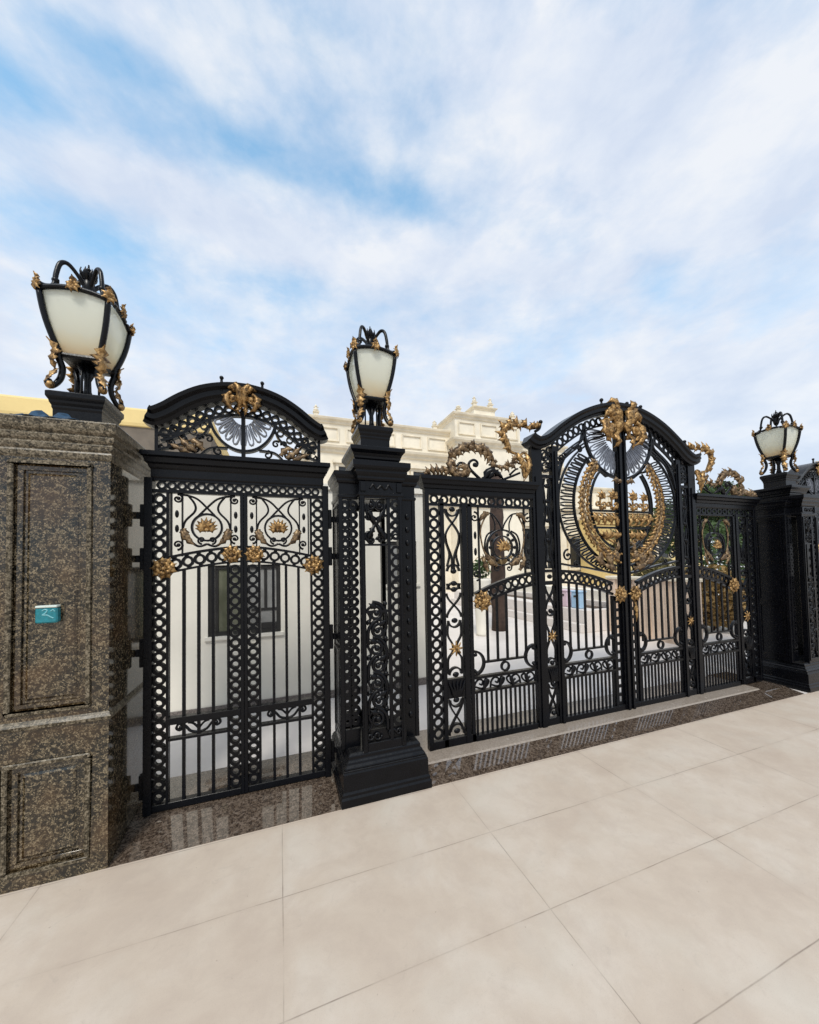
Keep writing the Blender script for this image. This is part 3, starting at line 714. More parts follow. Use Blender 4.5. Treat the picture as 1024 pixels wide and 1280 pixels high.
    tb(go, [(1.345, 2.535), (1.30, 2.505), (1.254, 2.497)], .014, .013); tb(go, S, .017, .012); fronds(go, S[:8], 9, -1, .085, .07); fronds(go, S[1:7], 5, 1, .065, .055); lf(go, S[2:6], .07, up=.03); lf(go, S[:4], .065, up=.03)
    black.ball((X(.975), yc, 2.815), .02, 8, 6); tb(black, [(1.04, 2.72), (.99, 2.755), (.975, 2.81)], .014, .012)
    br.build('leaf_scroll', 'bronze', panel); black.build('iron_scroll', 'iron', panel); go.build('gilded_scroll', 'gold', panel)
    return panel
make_side(-1); make_side(1)

# ---- pedestrian gate
PX = -.236
ped = thing('pedestrian_gate', (PX, .365, .03), 'narrow black iron gate with arched top beside the brown granite pillar', 'gate', 'arched pedestrian gates')
def make_ped():
    fr = MB()
    fr.box(-.802, -.758, YF-.02, YB+.01, .03, 2.11); fr.box(PX*2+.758, PX*2+.802, YF-.02, YB+.01, .03, 2.11)
    fr.box(-.758, PX*2+.758, YF, YB, 2.092, 2.115)
    frame = fr.build('gate_frame', 'iron', ped, bevel=.003)
    bm_ = MB()
    x0, x1 = -.765, PX*2+.765
    bm_.rect([(.0, 2.11), (.004, 2.118), (.004, 2.165), (.012, 2.175), (.018, 2.195), (.03, 2.205), (.036, 2.235), (.05, 2.245), (.05, 2.272), (.02, 2.28)], x0, x1, YF-.004, YB+.004)
    bm_.build('beam', 'iron', ped)
    # arched hood
    hw = .545; ctl = [(-hw, 2.50), (-hw*.93, 2.487), (-hw*.80, 2.525), (-hw*.62, 2.60), (-hw*.42, 2.662), (-hw*.2, 2.698), (0, 2.708)]
    ctl = ctl+[(-a, c) for a, c in ctl[-2::-1]]; path = cm2([(PX+a, c) for a, c in ctl], 4)
    hd = MB(); prof = [(.050, YF-.085), (.050, YB+.06), (.03, YB+.05), (-.012, YB+.02), (-.05, YB+.012), (-.05, YF-.03), (-.03, YF-.038), (-.016, YF-.055), (.012, YF-.058), (.028, YF-.08)]
    sweep(hd, path, prof); hood = hd.build('hood', 'iron', ped)
    gr = MB(); A = [q for q in path]
    inner = offset2(A, -.135); inn = [q for q in inner if abs(q[0]-PX) < .50]
    gr.strip(inn, .016, YF, YB)
    chq = [q for q in offset2(A, -.094) if abs(q[0]-PX) < .49]; chain_curve(gr, chq, .062, .036, YF+.004, YB-.004, .0165)
    for sx in (-1, 1):
        gr.box(*sorted((PX+sx*.515, PX+sx*.495)), YF, YB, 2.278, 2.47)
        gr.strip(cm2([(PX+sx*.50, 2.295), (PX+sx*.36, 2.345), (PX+sx*.24, 2.42), (PX+sx*.20, 2.51)], 5), .013, YF, YB)
        gr.strip(cm2([(PX+sx*.50, 2.40), (PX+sx*.40, 2.40), (PX+sx*.30, 2.46), (PX+sx*.235, 2.545)], 5), .012, YF, YB)
        gr.strip(cm2([(PX+sx*.26, 2.278), (PX+sx*.20, 2.33), (PX+sx*.10, 2.34)], 5), .012, YF, YB)
        for k in range(4):
            gx_ = PX+sx*(.24+.062*k); gz = 2.475-.028*k
            gr.ring(gx_, gz-.015*k, .02, .009, YF+.006, YB-.006, 12)
        for (cx_, cz_, r, a0, tn) in ((.155, 2.315, .03, 90, -400), (.30, 2.325, .032, 180, 420), (.42, 2.325, .028, 90, -400), (.355, 2.375, .024, 0, 400), (.45, 2.36, .02, 0, 380), (.21, 2.395, .026, 40, 420), (.265, 2.40, .022, 200, -400), (.475, 2.315, .018, 90, -380), (.405, 2.435, .018, 0, 380)):
            q = [(PX+sx*p_[0], p_[1]) for p_ in spiral(cx_, cz_, r, r*.2, a0, a0+tn, 20)]
            gr.tube(lift(q, YF+.016), [.0085*(1-.35*i/20) for i in range(21)], 6)
    gr.box(PX-.012, PX+.012, YF-.004, YB, 2.278, 2.60)
    gr.strip(ell(PX, 2.60, .215, .275, 190, 350, 34), .018, YF-.004, YB)
    gr.build('hood_grille', 'iron', hood)
    pe = MB()
    for i in range(9):
        a = math.radians(194+152*(i+.5)/9); hwid = math.radians(6.0)
        R = lambda r, t: (PX+r*math.cos(t), 2.60+r*1.26*math.sin(t))
        for q in (-1, 1): pe.strip([R(r, a+q*hwid*k_) for r, k_ in ((.075, .6), (.115, 1.), (.155, 1.05), (.18, .7), (.19, .1))], .009, YF+.004, YB-.01)
        pe.strip([R(r, a) for r in (.10, .13, .155)], [.004, .013, .004], YF+.006, YB-.012)
    pe.build('shell_petals', 'silver', hood)
    for sx in (-1, 1):
        lv = MB()
        for pp_, w in (([(.28, 2.30), (.33, 2.33), (.38, 2.39)], .05), ([(.24, 2.31), (.28, 2.36), (.33, 2.37)], .045), ([(.32, 2.29), (.38, 2.31), (.44, 2.34)], .04)):
            q = cm2(pp_, 3); lv.leaf([(PX+sx*a, YF-.002-.012*math.sin(PI*i/(len(q)-1)), c) for i, (a, c) in enumerate(q)], w, (0, -1, 0), .3, 3, .5)
        lv.build('hood_leaf', 'bronze', hood)
    ct = MB()
    for sx in (-1, 1):
        def cl(pp_, w, up=.05):
            q = [(a*.82, 2.665+(c-2.665)*.88) for a, c in cm2(pp_, 4)]; ct.leaf([(PX+sx*a, YF-.05-up*.8*math.sin(PI*i/(len(q)-1)), c) for i, (a, c) in enumerate(q)], w*.72, (0, -1, 0), .35, 4, .7)
        cl([(.02, 2.60), (.015, 2.68), (.04, 2.755), (.10, 2.775)], .075); cl([(.03, 2.70), (.07, 2.735), (.115, 2.725)], .06)
        cl([(.09, 2.70), (.115, 2.65), (.10, 2.59), (.05, 2.565)], .07); cl([(.03, 2.64), (.07, 2.65), (.085, 2.60)], .05); cl([(.015, 2.60), (.03, 2.56), (.015, 2.53)], .04)
        ct.tube(lift([(PX+sx*q[0], q[1]) for q in spiral(.062, 2.655, .036, .008, 90, -330, 20)], YF-.075), [.011*(1-.4*i/20) for i in range(21)], 6)
    ct.build('crest', 'gold', hood)
    for sx in (-1, 1):
        kn = MB(); kn.tube([(PX+sx*.125, YF-.05, 2.70), (PX+sx*.125, YF-.05, 2.785)], [.012, .008], 7); kn.ball((PX+sx*.125, YF-.05, 2.79), .014, 7, 5)
        kn.build('crest_knob', 'iron', hood)
    def rail_z(d): return 1.670-.064*((abs(d))/.43)**1.6       # d = distance from the middle of the gate
    for s in (-1, 1):
        X = lambda d: PX+s*d
        lf = MB()
        def bx(d0, d1, z0, z1, y0=YF, y1=YB): lf.box(min(X(d0), X(d1)), max(X(d0), X(d1)), y0, y1, z0, z1)
        bx(.0006, .022, .035, 2.04, YF-.006, YB); bx(.088, .104, .035, 1.56); bx(.435, .450, .035, 2.04, YF-.004, YB); bx(.530, .555, .035, 2.09, YF-.004, YB)
        bx(.022, .53, .035, .075, YF-.004, YB); bx(.022, .45, .55, .592, YF-.006, YB); bx(.104, .435, .448, .466); bx(.022, .53, 2.018, 2.040, YF-.004, YB)
        leaf = lf.build('gate_leaf', 'iron', ped, bevel=.0015)
        ch = MB(); vch = MB(); nch = MB()
        chain(vch, (X(.491), .08), (X(.491), 2.015), .0705, .042, YF+.006, YB-.004, .0185)
        chain(nch, (X(.055), .08), (X(.055), 1.55), .0705, .036, YF+.006, YB-.004, .0185)
        chain(ch, (X(.0), 2.066), (X(.505), 2.066), .056, .028, YF+.006, YB-.004, .015, .0215)
        for q in (vch, nch, ch): q.build('ring_band', 'iron', leaf)
        ab = MB(); ds = [.024+.41*i/16 for i in range(17)]
        ab.strip([(X(d), rail_z(d)) for d in ds], .016, YF-.004, YB); ab.strip([(X(d), rail_z(d)-.098) for d in ds], .014, YF-.004, YB)
        chain_curve(ab, [(X(d), rail_z(d)-.05) for d in ds], .068, .044, YF+.006, YB-.006, .0165)
        ab.build('arched_band', 'iron', leaf)
        for d in (.186, .270, .354):
            mb = MB(); mb.box(X(d)-.009, X(d)+.009, YF+.006, YF+.026, .07, rail_z(d)-.10); mb.build('bar', 'iron', leaf)
        sc_ = MB()
        for sg in (-1, 1):
            q = [(X(.27+sg*a), c) for a, c in cm2([(0, .475), (.045, .49), (.075, .525), (.11, .545), (.125, .52), (.105, .505), (.09, .52)], 4)]
            sc_.tube(lift(q, YF+.014), .0085, 6); q = [(X(.27+sg*a), c) for a, c in cm2([(.0, .50), (.03, .535), (.06, .545)], 4)]; sc_.tube(lift(q, YF+.014), .007, 6)
            sc_.ball((X(.27+sg*.1), YF+.012, .523), .013, 7, 5)
        sc_.build('scroll', 'iron', leaf)
        # scroll panel
        ly = MB(); mid = .222; yy = YF+.014
        for sg in (-1, 1):
            f = lambda d: X(mid+sg*d); m_ = 1 if s*sg > 0 else -1
            volute(ly, f(.168), 1.985, .032, 90, 430*m_, yy, .0085)
            volute(ly, f(.168), 1.685 if sg > 0 else 1.725, .033, -90, -430*m_, yy, .0085)
            for dd in (.142, .203): ly.strip([(f(dd), rail_z(mid+sg*dd)-.012), (f(dd), 2.022)], .0085, YF+.010, YB-.012)
            for zz in (1.79, 1.885): ly.ball((f(.172), yy, zz), (.012, .009, .026), 6, 5)
            ly.tube(lift([(f(a), c) for a, c in cm2([(.168, 2.012), (.108, 2.006), (.054, 1.984), (.0, 1.930), (-.049, 1.875)], 5)], yy), .0075, 6)
            ly.tube(lift([(f(a), c) for a, c in cm2([(.108, 2.006), (.071, 1.952), (.071, 1.903), (.124, 1.840), (.14, 1.779), (.135, 1.767)], 5)], yy), .0075, 6)
            ly.tube(lift([(f(a), c) for a, c in cm2([(.15, 1.785), (.10, 1.715), (.05, 1.675), (.0, 1.69)], 5)], yy), .0085, 6)
            volute(ly, f(.03), 1.715, .026, -90, 400*m_, yy, .0075)
        ly.ring(X(mid), 1.80, .088, .013, YF+.006, YB-.008, 28)
        ly.build('lyre_grille', 'iron', leaf)
        gg = MB(); eagle_fan(gg, X(mid), 1.782, .088); gg.build('shell', 'gold', leaf)
        for sg in (-1, 1):
            f = lambda d: X(mid+sg*d); ga = MB()
            for pp_, w in (([(.145, 1.775), (.11, 1.72), (.065, 1.68)], .045), ([(.13, 1.79), (.115, 1.745), (.085, 1.72)], .04)):
                q = cm2(pp_, 4); ga.leaf([(f(a), YF-.002-.01*math.sin(PI*i/(len(q)-1)), c) for i, (a, c) in enumerate(q)], w, (0, -1, 0), .3, 3, .5)
            ga.build('garland', 'bronze', leaf)
        rosette_mb(X(.070), 1.620, .062, YF-.010, 2).build('rosette', 'gold', leaf)
        rosette_mb(X(.456), 1.536, .070, YF-.012, 4).build('rosette', 'gold', leaf)
    # hinge lugs reaching to the pier
    for z0, z1 in ((1.80, 1.94), (1.53, 1.665), (.925, 1.10), (.12, .27)):
        for sx in (-1, 1):
            h = MB(); zc = (z0+z1)/2; xa = PX+sx*.566; xb = PX+sx*.592; xc = PX+sx*.616
            up = zc > 1.7
            h.box(*sorted((xa, xb)), YF, YB-.005, z0, z1)
            h.box(*sorted((xb, xc)), YF+.01, YB-.015, zc-.022, zc+.022)
            h.build('hinge', 'iron', frame, bevel=.003)
make_ped()
ped2 = copy_tree(ped, None, (2*(GX-PX), 0, 0), 'narrow black iron gate cut off at the right edge beyond the far pillar')

# ------------------------------------------------------------------ cast iron piers
pier = thing('iron_pillar', (.655, .3, 0), 'openwork black cast iron pillar between the narrow gate and the wide gate', 'pillar', 'black iron gate pillars')
def make_pier():
    cx, cy = .655, .3
    bs = MB()
    bs.sq([(.308, 0), (.308, .05), (.300, .062), (.300, .078), (.292, .09), (.290, .195), (.284, .205), (.284, .215)], cx, cy)
    bs.sq([(.278, .215), (.278, .225), (.262, .24), (.262, .25), (.25, .262), (.25, .285), (.235, .30)], cx, cy, 0, .0)
    bs.build('plinth', 'iron', pier, bevel=.003)
    # front box and wings
    fx0, fx1, wx0, wx1 = .505, .805, .375, .935; yf, yw, yb, yk = .05, .14, .46, .55; z0, z1 = .29, 2.01
    fr = MB()
    for x0, x1 in ((fx0, fx0+.032), (fx1-.032, fx1)):
        fr.box(x0, x1, yf, yf+.05, z0, z1); fr.box(x0, x1, yk-.05, yk, z0, z1)
        fr.box(x0+.008, x1-.008, yf-.008, yf, z0+.03, z1-.03)
    for x0, x1 in ((wx0, wx0+.028), (wx1-.028, wx1)):
        fr.box(x0, x1, yw, yw+.03, z0, z1); fr.box(x0, x1, yb-.03, yb, z0, z1)
    fr.box(fx0+.032, fx1-.032, yf+.004, yf+.03, z0, .345); fr.box(fx0+.032, fx1-.032, yf+.004, yf+.03, 1.985, z1)
    fr.box(fx0+.032, fx1-.032, yk-.03, yk-.004, z0, .38); fr.box(fx0+.032, fx1-.032, yk-.03, yk-.004, 1.96, z1)
    fr.box(.692, .716, yf+.002, yf+.026, .345, 1.985)
    fr.box(wx0+.028, fx0, yw+.002, yw+.02, z0, .42); fr.box(wx0+.028, fx0, yw+.002, yw+.02, 1.985, z1)
    fr.box(wx0+.028, fx0, yb-.02, yb-.002, z0, .42)
    fr.box(.436, .446, yw, yw+.018, .42, 1.985)
    fr.build('pillar_frame', 'iron', pier, bevel=.0025)
    # solid plates: right wing front, outer sides
    pl = MB()
    pl.box(fx1, wx1-.028, yw+.006, yw+.02, z0, z1)
    for x in (wx0+.006, wx1-.012): pl.box(x, x+.006, yw+.03, yb-.03, z0, z1)
    for zz in [.45+.095*i for i in range(16)]: pl.ball((.872, yw+.004, zz), (.018, .010, .024), 7, 5)
    for x, sg in ((wx0, -1), (wx1, 1)):
        for (za, zb) in ((.36, .95), (1.0, 1.96)):
            for yy in (yw+.04, yb-.052): pl.box(min(x, x+sg*.006), max(x, x+sg*.006), yy, yy+.012, za, zb)
            for zz in (za, zb-.012): pl.box(min(x, x+sg*.006), max(x, x+sg*.006), yw+.052, yb-.052, zz, zz+.012)
    pl.build('side_plate', 'iron', pier)
    # grilles
    g = MB()
    for y0 in (yf+.006,):
        chain(g, (.755, .43), (.755, 1.66), .0785, .04, y0, y0+.018, .02)
        chain(g, (.755, 1.70), (.755, 1.98), .075, .04, y0, y0+.018, .02)
        for k in range(3): g.strip(cm2([(.72, 1.70+.08*k), (.752, 1.74+.08*k), (.79, 1.72+.08*k)], 4), .012, y0, y0+.02)
    g.build('ring_column', 'iron', pier)
    gw = MB()
    for x in (.419, .475): chain(gw, (x, .44), (x, 1.98), .066, .030, yw+.004, yw+.018, .024)
    gw.build('wing_grille', 'iron', pier)
    s_ = MB(); yy = yf+.016; cx_ = .613
    def sp_at(x, z, r, a0, tn, t=.014): 
        q = spiral(x, z, r, r*.2, a0, a0+tn, 22); s_.tube(lift(q, yy), [t*(1-.4*i/22) for i in range(23)], 6); s_.ball((q[-1][0], yy, q[-1][1]), t*1.4, 7, 5)
    z = .44; k = 0
    while z < 1.25:
        sg = 1 if k % 2 else -1
        sp_at(cx_+sg*.012, z+.05, .052, 90 if sg > 0 else 90, sg*430, .015)
        s_.tube(lift(cm2([(cx_-sg*.065, z-.03), (cx_-sg*.06, z+.06), (cx_-sg*.02, z+.115), (cx_+sg*.03, z+.13)], 4), yy), .013, 6)
        s_.leaf([(cx_+sg*(.01+.05*j/5), yf-.002-.008*math.sin(PI*j/5), z+.09+.035*j/5) for j in range(6)], .045, (0, -1, 0), .3, 3, .5)
        s_.tube(lift(cm2([(cx_+sg*.072, z-.02), (cx_+sg*.045, z+.02), (cx_+sg*.066, z+.075), (cx_+sg*.04, z+.10)], 4), yy), .010, 6); s_.ball((cx_-sg*.058, yy, z+.115), .017, 7, 5)
        z += .118; k += 1
    s_.box(.537, .692, yf+.006, yf+.02, 1.205, 1.222)
    for sg in (-1, 1):
        sp_at(cx_+sg*.050, 1.86, .024, 0, sg*400, .010); sp_at(cx_+sg*.030, 1.70, .026, 180, -sg*400, .010)
        sp_at(cx_+sg*.035, 1.935, .034, 90, sg*420); sp_at(cx_+sg*.042, 1.73, .034, -90, sg*420)
        s_.tube(lift(cm2([(cx_+sg*.07, 1.95), (cx_+sg*.055, 1.87), (cx_+sg*.01, 1.80), (cx_+sg*.06, 1.70)], 5), yy), .011, 6)
        s_.leaf([(cx_+sg*.06*j/6, yf-.002-.012*math.sin(PI*j/6), 1.80+.12*j/6) for j in range(7)], .036, (0, -1, 0), .3, 3, .5)
        s_.leaf([(cx_+sg*(.01+.055*j/6), yf-.002-.012*math.sin(PI*j/6), 1.80-.10*j/6) for j in range(7)], .034, (0, -1, 0), .3, 3, .5)
    s_.box(.537, .692, yf+.006, yf+.02, 1.66, 1.674)
    s_.build('scroll_grille', 'iron', pier)
    lo = MB(); lo.box(fx0+.032, fx1-.032, yf+.02, yf+.028, .345, .425)
    for sg in (-1, 1):
        for dx, dz, r in ((.05, .385, .03), (.10, .385, .024)):
            q = spiral(cx+sg*dx, dz, r, r*.2, 0, sg*430, 20); lo.tube(lift(q, yf+.012), .009, 6)
    lo.build('scroll_plate', 'iron', pier)
    # entablature: front box breaks forward, wings behind
    en = MB()
    prof = [(.0, 1.995), (.008, 2.005), (.008, 2.02), (.0, 2.026), (.0, 2.10), (.01, 2.106), (.016, 2.118), (.016, 2.132), (.024, 2.142), (.03, 2.158), (.03, 2.172), (.044, 2.184), (.05, 2.198), (.05, 2.232), (.02, 2.238)]
    en.rect(prof, fx0-.002, fx1+.002, yf+.004, yk-.004)
    en.rect([(a, c-.004) for a, c in prof[:10]]+[(.032, 2.178), (.0, 2.184)], wx0+.002, wx1-.002, yw+.004, yb-.004)
    q = cm2([(.575, 2.05), (.60, 2.08), (.625, 2.05), (.655, 2.074), (.685, 2.05), (.71, 2.08), (.735, 2.05)], 5)
    en.tube(lift(q, yf+.0), .008, 6)
    for x in (fx0+.022, fx1-.022): en.box(x-.018, x+.018, yf-.006, yf+.004, 2.032, 2.096)
    en.build('entablature', 'iron', pier, bevel=.002)
    cp = MB()
    cp.sq([(.155, 2.236), (.162, 2.262), (.162, 2.272), (.170, 2.282), (.172, 2.296), (.18, 2.315), (.192, 2.33), (.198, 2.336), (.198, 2.362), (.186, 2.367), (.115, 2.372)], cx, cy)
    cp.build('cap', 'iron', pier, bevel=.002)
make_pier()
pier2 = copy_tree(pier, None, (2*(GX-.655), 0, 0), 'far black cast iron pillar at the right end of the wide gate')

# ------------------------------------------------------------------ lanterns
lamp = thing('lantern', (.655, .3, 2.37), 'four sided frosted lantern on the middle black iron pillar', 'lantern', 'frosted glass lanterns on the pillars')
def make_lamp():
    cx, cy = .655, .3
    b_ = MB()
    b_.sq([(.108, 2.362), (.108, 2.44), (.112, 2.452), (.112, 2.462), (.119, 2.476), (.121, 2.488), (.128, 2.50), (.131, 2.508), (.131, 2.532), (.122, 2.538), (.10, 2.545)], cx, cy)
    b_.build('base', 'iron', lamp, bevel=.002)
    # tulip ribs and curved panes
    def half(t): return .086+.064*(t**.92)+.009*math.sin(PI*t)      # half width of the body, t = 0 at the bottom
    zb, zt = 2.758, 3.065
    n = 10
    for sx in (-1, 1):
        for sy in (-1, 1):
            mb = MB(); pts = [(cx+sx*half(i/n), cy+sy*half(i/n), zb+(zt-zb)*i/n) for i in range(n+1)]
            mb.tube(pts, [.0145]*(n+1), 6); mb.build('rib', 'iron', lamp)
    gl = []
    for ax in range(4):
        mb = MB(); uv = []; nu = 8; vs = []; fs = []
        th = .004
        for lay in (0, 1):
            for i in range(n+1):
                t = i/n; h = half(t)-.004; z = zb+.006+(zt-zb-.006)*t
                for j in range(nu+1):
                    q = -1+2*j/nu
                    zz = z+(.028*t**3)*(1-q*q)
                    a = q*(h-.004); d = h-.006-lay*th
                    x, y = ((a, -d), (d, a), (-a, d), (-d, -a))[ax]
                    vs.append((cx+x, cy+y, zz)); uv.append((j/nu, t))
        w = nu+1; o = (n+1)*w
        for i in range(n):
            for j in range(nu):
                k = i*w+j; fs.append((k, k+1, k+w+1, k+w)); fs.append((o+k, o+k+w, o+k+w+1, o+k+1))
        mb.add(vs, fs, True)
        ob = mb.build('pane', 'glass_frost', lamp)
        me = ob.data; ul = me.uv_layers.new(name='UVMap')
        for poly in me.polygons:
            for li in poly.loop_indices:
                zz = me.vertices[me.loops[li].vertex_index].co.z+ORG[ob.name].z; ul.data[li].uv = (.5, (zz-zb)/(zt-zb))
    rim = MB(); hb = half(0); br_ = MB()
    br_.sq([(hb-.03, zb-.02), (hb+.004, zb-.016), (hb+.012, zb-.004), (hb+.008, zb+.008), (hb-.02, zb+.010)], cx, cy); br_.build('bottom_rim', 'iron', lamp)
    h = half(1); m_ = 12
    for ax in range(4):
        pts = []
        for j in range(m_+1):
            q = -1+2*j/m_; a = q*h; z = zt+.006+.03*(1-q*q); d = h
            x, y = ((a, -d), (d, a), (-a, d), (-d, -a))[ax]; pts.append((cx+x, cy+y, z))
        rim.tube(pts, .013, 6)
    rim.build('rim', 'iron', lamp)
    # arms over the top meeting in a crown
    for sx, sy in ((-1, -1), (1, -1), (1, 1), (-1, 1)):
        mb = MB(); d = lambda r, z: (cx+sx*r, cy+sy*r, z)
        pts = catmull([d(h-.002, zt+.03), d(h-.020, zt+.035), d(h-.042, zt+.062), d(h-.048, zt+.13), d(h-.060, zt+.20), d(h-.083, zt+.222), d(h-.113, zt+.19), d(.012, zt+.14)], 4)
        mb.tube(pts, .0115, 6); mb.ball(d(h-.047, zt+.09), .018, 7, 5)
        mb.build('top_arm', 'iron', lamp)
    cr = MB(); zc = zt+.135
    cr.tube([(cx, cy, zc-.05), (cx, cy, zc-.03), (cx, cy, zc), (cx, cy, zc+.04), (cx, cy, zc+.07)], [.006, .022, .032, .03, .012], 8)
    for k in range(8):
        a = 2*PI*k/8; e = Vector((math.cos(a), math.sin(a), 0))
        cr.leaf([Vector((cx, cy, zc+.04))+e*(.018+.024*math.sin(PI*.7*j/5))+Vector((0, 0, .075*j/5)) for j in range(6)], .03, e, .3, 2, .5)
    cr.tube([(cx, cy, zc+.06), (cx, cy, zc+.15)], [.010, .004], 6); cr.ball((cx, cy, zc+.12), .012, 7, 5)
    cr.build('crown', 'iron', lamp)
    # gilded rosettes on the rim corners and sides
    def orn(c, e, R):
        mb = MB(); c = Vector(c); e = Vector(e).normalized(); s_ = Vector((0, 0, 1)).cross(e).normalized(); u = Vector((0, 0, 1))
        mb.ball(c+e*.012, R*.35, 7, 5)
        for k in range(7):
            a = 2*PI*k/7; d = s_*math.cos(a)+u*math.sin(a)
            mb.leaf([c+d*(R*j/5)+e*(.012+.014*math.sin(PI*j/5)) for j in range(6)], R*.8, e, .3, 2, .6)
        mb.leaf([c+u*(R*.5)+u*(R*.9*j/5)+e*(.01+.02*j/5) for j in range(6)], R*.9, e, .3, 3, .5)
        return mb
    for sx, sy in ((-1, -1), (1, -1), (1, 1), (-1, 1)):
        orn((cx+sx*(h-.004), cy+sy*(h-.004), zt+.020), (sx, sy, .1), .040).build('corner_rosette', 'gold', lamp)
    for ax, (ex, ey) in enumerate(((0, -1), (1, 0), (0, 1), (-1, 0))):
        orn((cx+ex*(h+.002), cy+ey*(h+.002), zt+.038), (ex, ey, .05), .038).build('side_rosette', 'gold', lamp)
    # scrolled acanthus feet
    for sx, sy in ((-1, -1), (1, -1), (1, 1), (-1, 1)):
        e = Vector((sx, sy, 0)).normalized(); P = lambda r, z: (cx+sx*r, cy+sy*r, z)
        mb = MB(); pts = catmull([P(hb+.010, zb+.03), P(hb+.006, zb-.02), P(hb-.006, zb-.075), P(hb-.002, zb-.13), P(hb+.012, zb-.172), P(hb+.030, zb-.198), P(hb+.038, zb-.178), P(hb+.026, zb-.165)], 4)
        mb.tube(pts, [.017-.005*i/len(pts) for i in range(len(pts))], 6)
        mb.build('foot', 'iron', lamp)
        lf = MB()
        lf.leaf([P(hb+.024-.014*j/6+.034*(j/6)**3, zb-.035+.10*j/6) for j in range(7)], .075, e, .3, 3, .5)
        lf.leaf([P(hb+.022+.012*math.sin(PI*j/6)-.012*j/6, zb-.005-.10*j/6) for j in range(7)], .065, e, .3, 3, .5)
        lf.leaf([P(hb+.014+.034*j/6, zb-.09-.09*j/6) for j in range(7)], .055, e, .3, 3, .5)
        lf.ball(P(hb+.030, zb-.188), .022, 8, 6)
        lf.build('foot_acanthus', 'gold', lamp)
    st = MB(); st.tube([(cx, cy, 2.54), (cx, cy, 2.60), (cx, cy, 2.66), (cx, cy, 2.742)], [.034, .018, .016, .05], 10)
    for a in range(3):
        t = 2*PI*a/3+.4; st.tube([(cx+.05*math.cos(t), cy+.05*math.sin(t), 2.54), (cx+.05*math.cos(t), cy+.05*math.sin(t), 2.75)], .006, 6)
    st.build('stem', 'iron', lamp)
    bl = MB(); bl.tube([(cx, cy, 2.76), (cx, cy, 2.82)], [.02, .018], 8); bl.ball((cx, cy, 2.86), (.035, .035, .05), 10, 8); bl.build('bulb', 'pale_lid', lamp)
make_lamp()
copy_tree(lamp, None, (2*(GX-.655), 0, 0), 'smallest lantern in view, on the far black pillar right of the wide gate')
lamp1 = copy_tree(lamp, None, (-1.097-.655, .350-.3, .006), 'large frosted lantern with gilded feet on the brown granite pillar')

lamp1.scale = (1.05, 1.05, 1.05)
# ------------------------------------------------------------------ granite pier
gp = thing('granite_pillar', (-1.097, .36, 0), 'polished brown speckled granite pillar with two sunken panels at the left', 'pillar')
gx0, gx1 = -1.342, -.852
def frame_boxes(mb, x0, x1, z0, z1, ya, yb, w):
    mb.box(x0, x1, ya, yb, z0, z0+w); mb.box(x0, x1, ya, yb, z1-w, z1); mb.box(x0, x0+w, ya, yb, z0+w, z1-w); mb.box(x1-w, x1, ya, yb, z0+w, z1-w)
g = MB(); g.box(gx0, gx1, .022, .72, .0, 2.13)
pa = [(-1.246, -.948, .846, 2.08), (-1.250, -.946, .085, .585)]
g.box(gx0, pa[0][0], 0, .022, .0, 2.13); g.box(pa[0][1], gx1, 0, .022, .0, 2.13)
for z0, z1 in ((0, .085), (.585, .846), (2.08, 2.13)): g.box(pa[0][0], pa[0][1], 0, .022, z0, z1)
g.build('shaft', 'granite', gp)
g = MB()
for (x0, x1, z0, z1) in pa:
    frame_boxes(g, x0-.018, x1+.018, z0-.018, z1+.018, -.012, .002, .020)
g.build('panel_moulding', 'granite_edge', gp, bevel=.005)
for (x0, x1, z0, z1) in pa:
    g = MB(); frame_boxes(g, x0+.002, x1-.002, z0+.002, z1-.002, .010, .022, .030)
    g.loft([[(x0+.045, .0215, z0+.045), (x1-.045, .0215, z0+.045), (x1-.045, .0215, z1-.045), (x0+.045, .0215, z1-.045)],
            [(x0+.058, .014, z0+.058), (x1-.058, .014, z0+.058), (x1-.058, .014, z1-.058), (x0+.058, .014, z1-.058)]])
    g.build('sunken_panel', 'granite', gp, bevel=.002)
g = MB(); g.rect([(.0, .755), (.012, .762), (.014, .778), (.006, .79), (.0, .80)], gx0, gx1, 0, .72)
g.build('belt_moulding', 'granite_edge', gp)
g = MB(); g.rect([(.0, 2.11), (.006, 2.122), (.008, 2.145), (.004, 2.155), (.012, 2.165), (.014, 2.19), (.009, 2.198), (.019, 2.208), (.022, 2.232), (.017, 2.24), (.03, 2.252), (.034, 2.268), (.036, 2.305), (.03, 2.312)], gx0, gx1, 0, .72)
g.build('cornice', 'granite_edge', gp, bevel=.0015)
# pad of black iron under the lantern
pad = MB(); cx, cy = -1.097, .365
pad.sq([(.205, 2.313), (.205, 2.335), (.19, 2.342), (.17, 2.350), (.155, 2.368)], cx, cy)
tag(pad.build('lamp_plate', 'iron', None, bevel=.003), 'stepped black iron plate under the lantern on the granite pillar', 'plate')
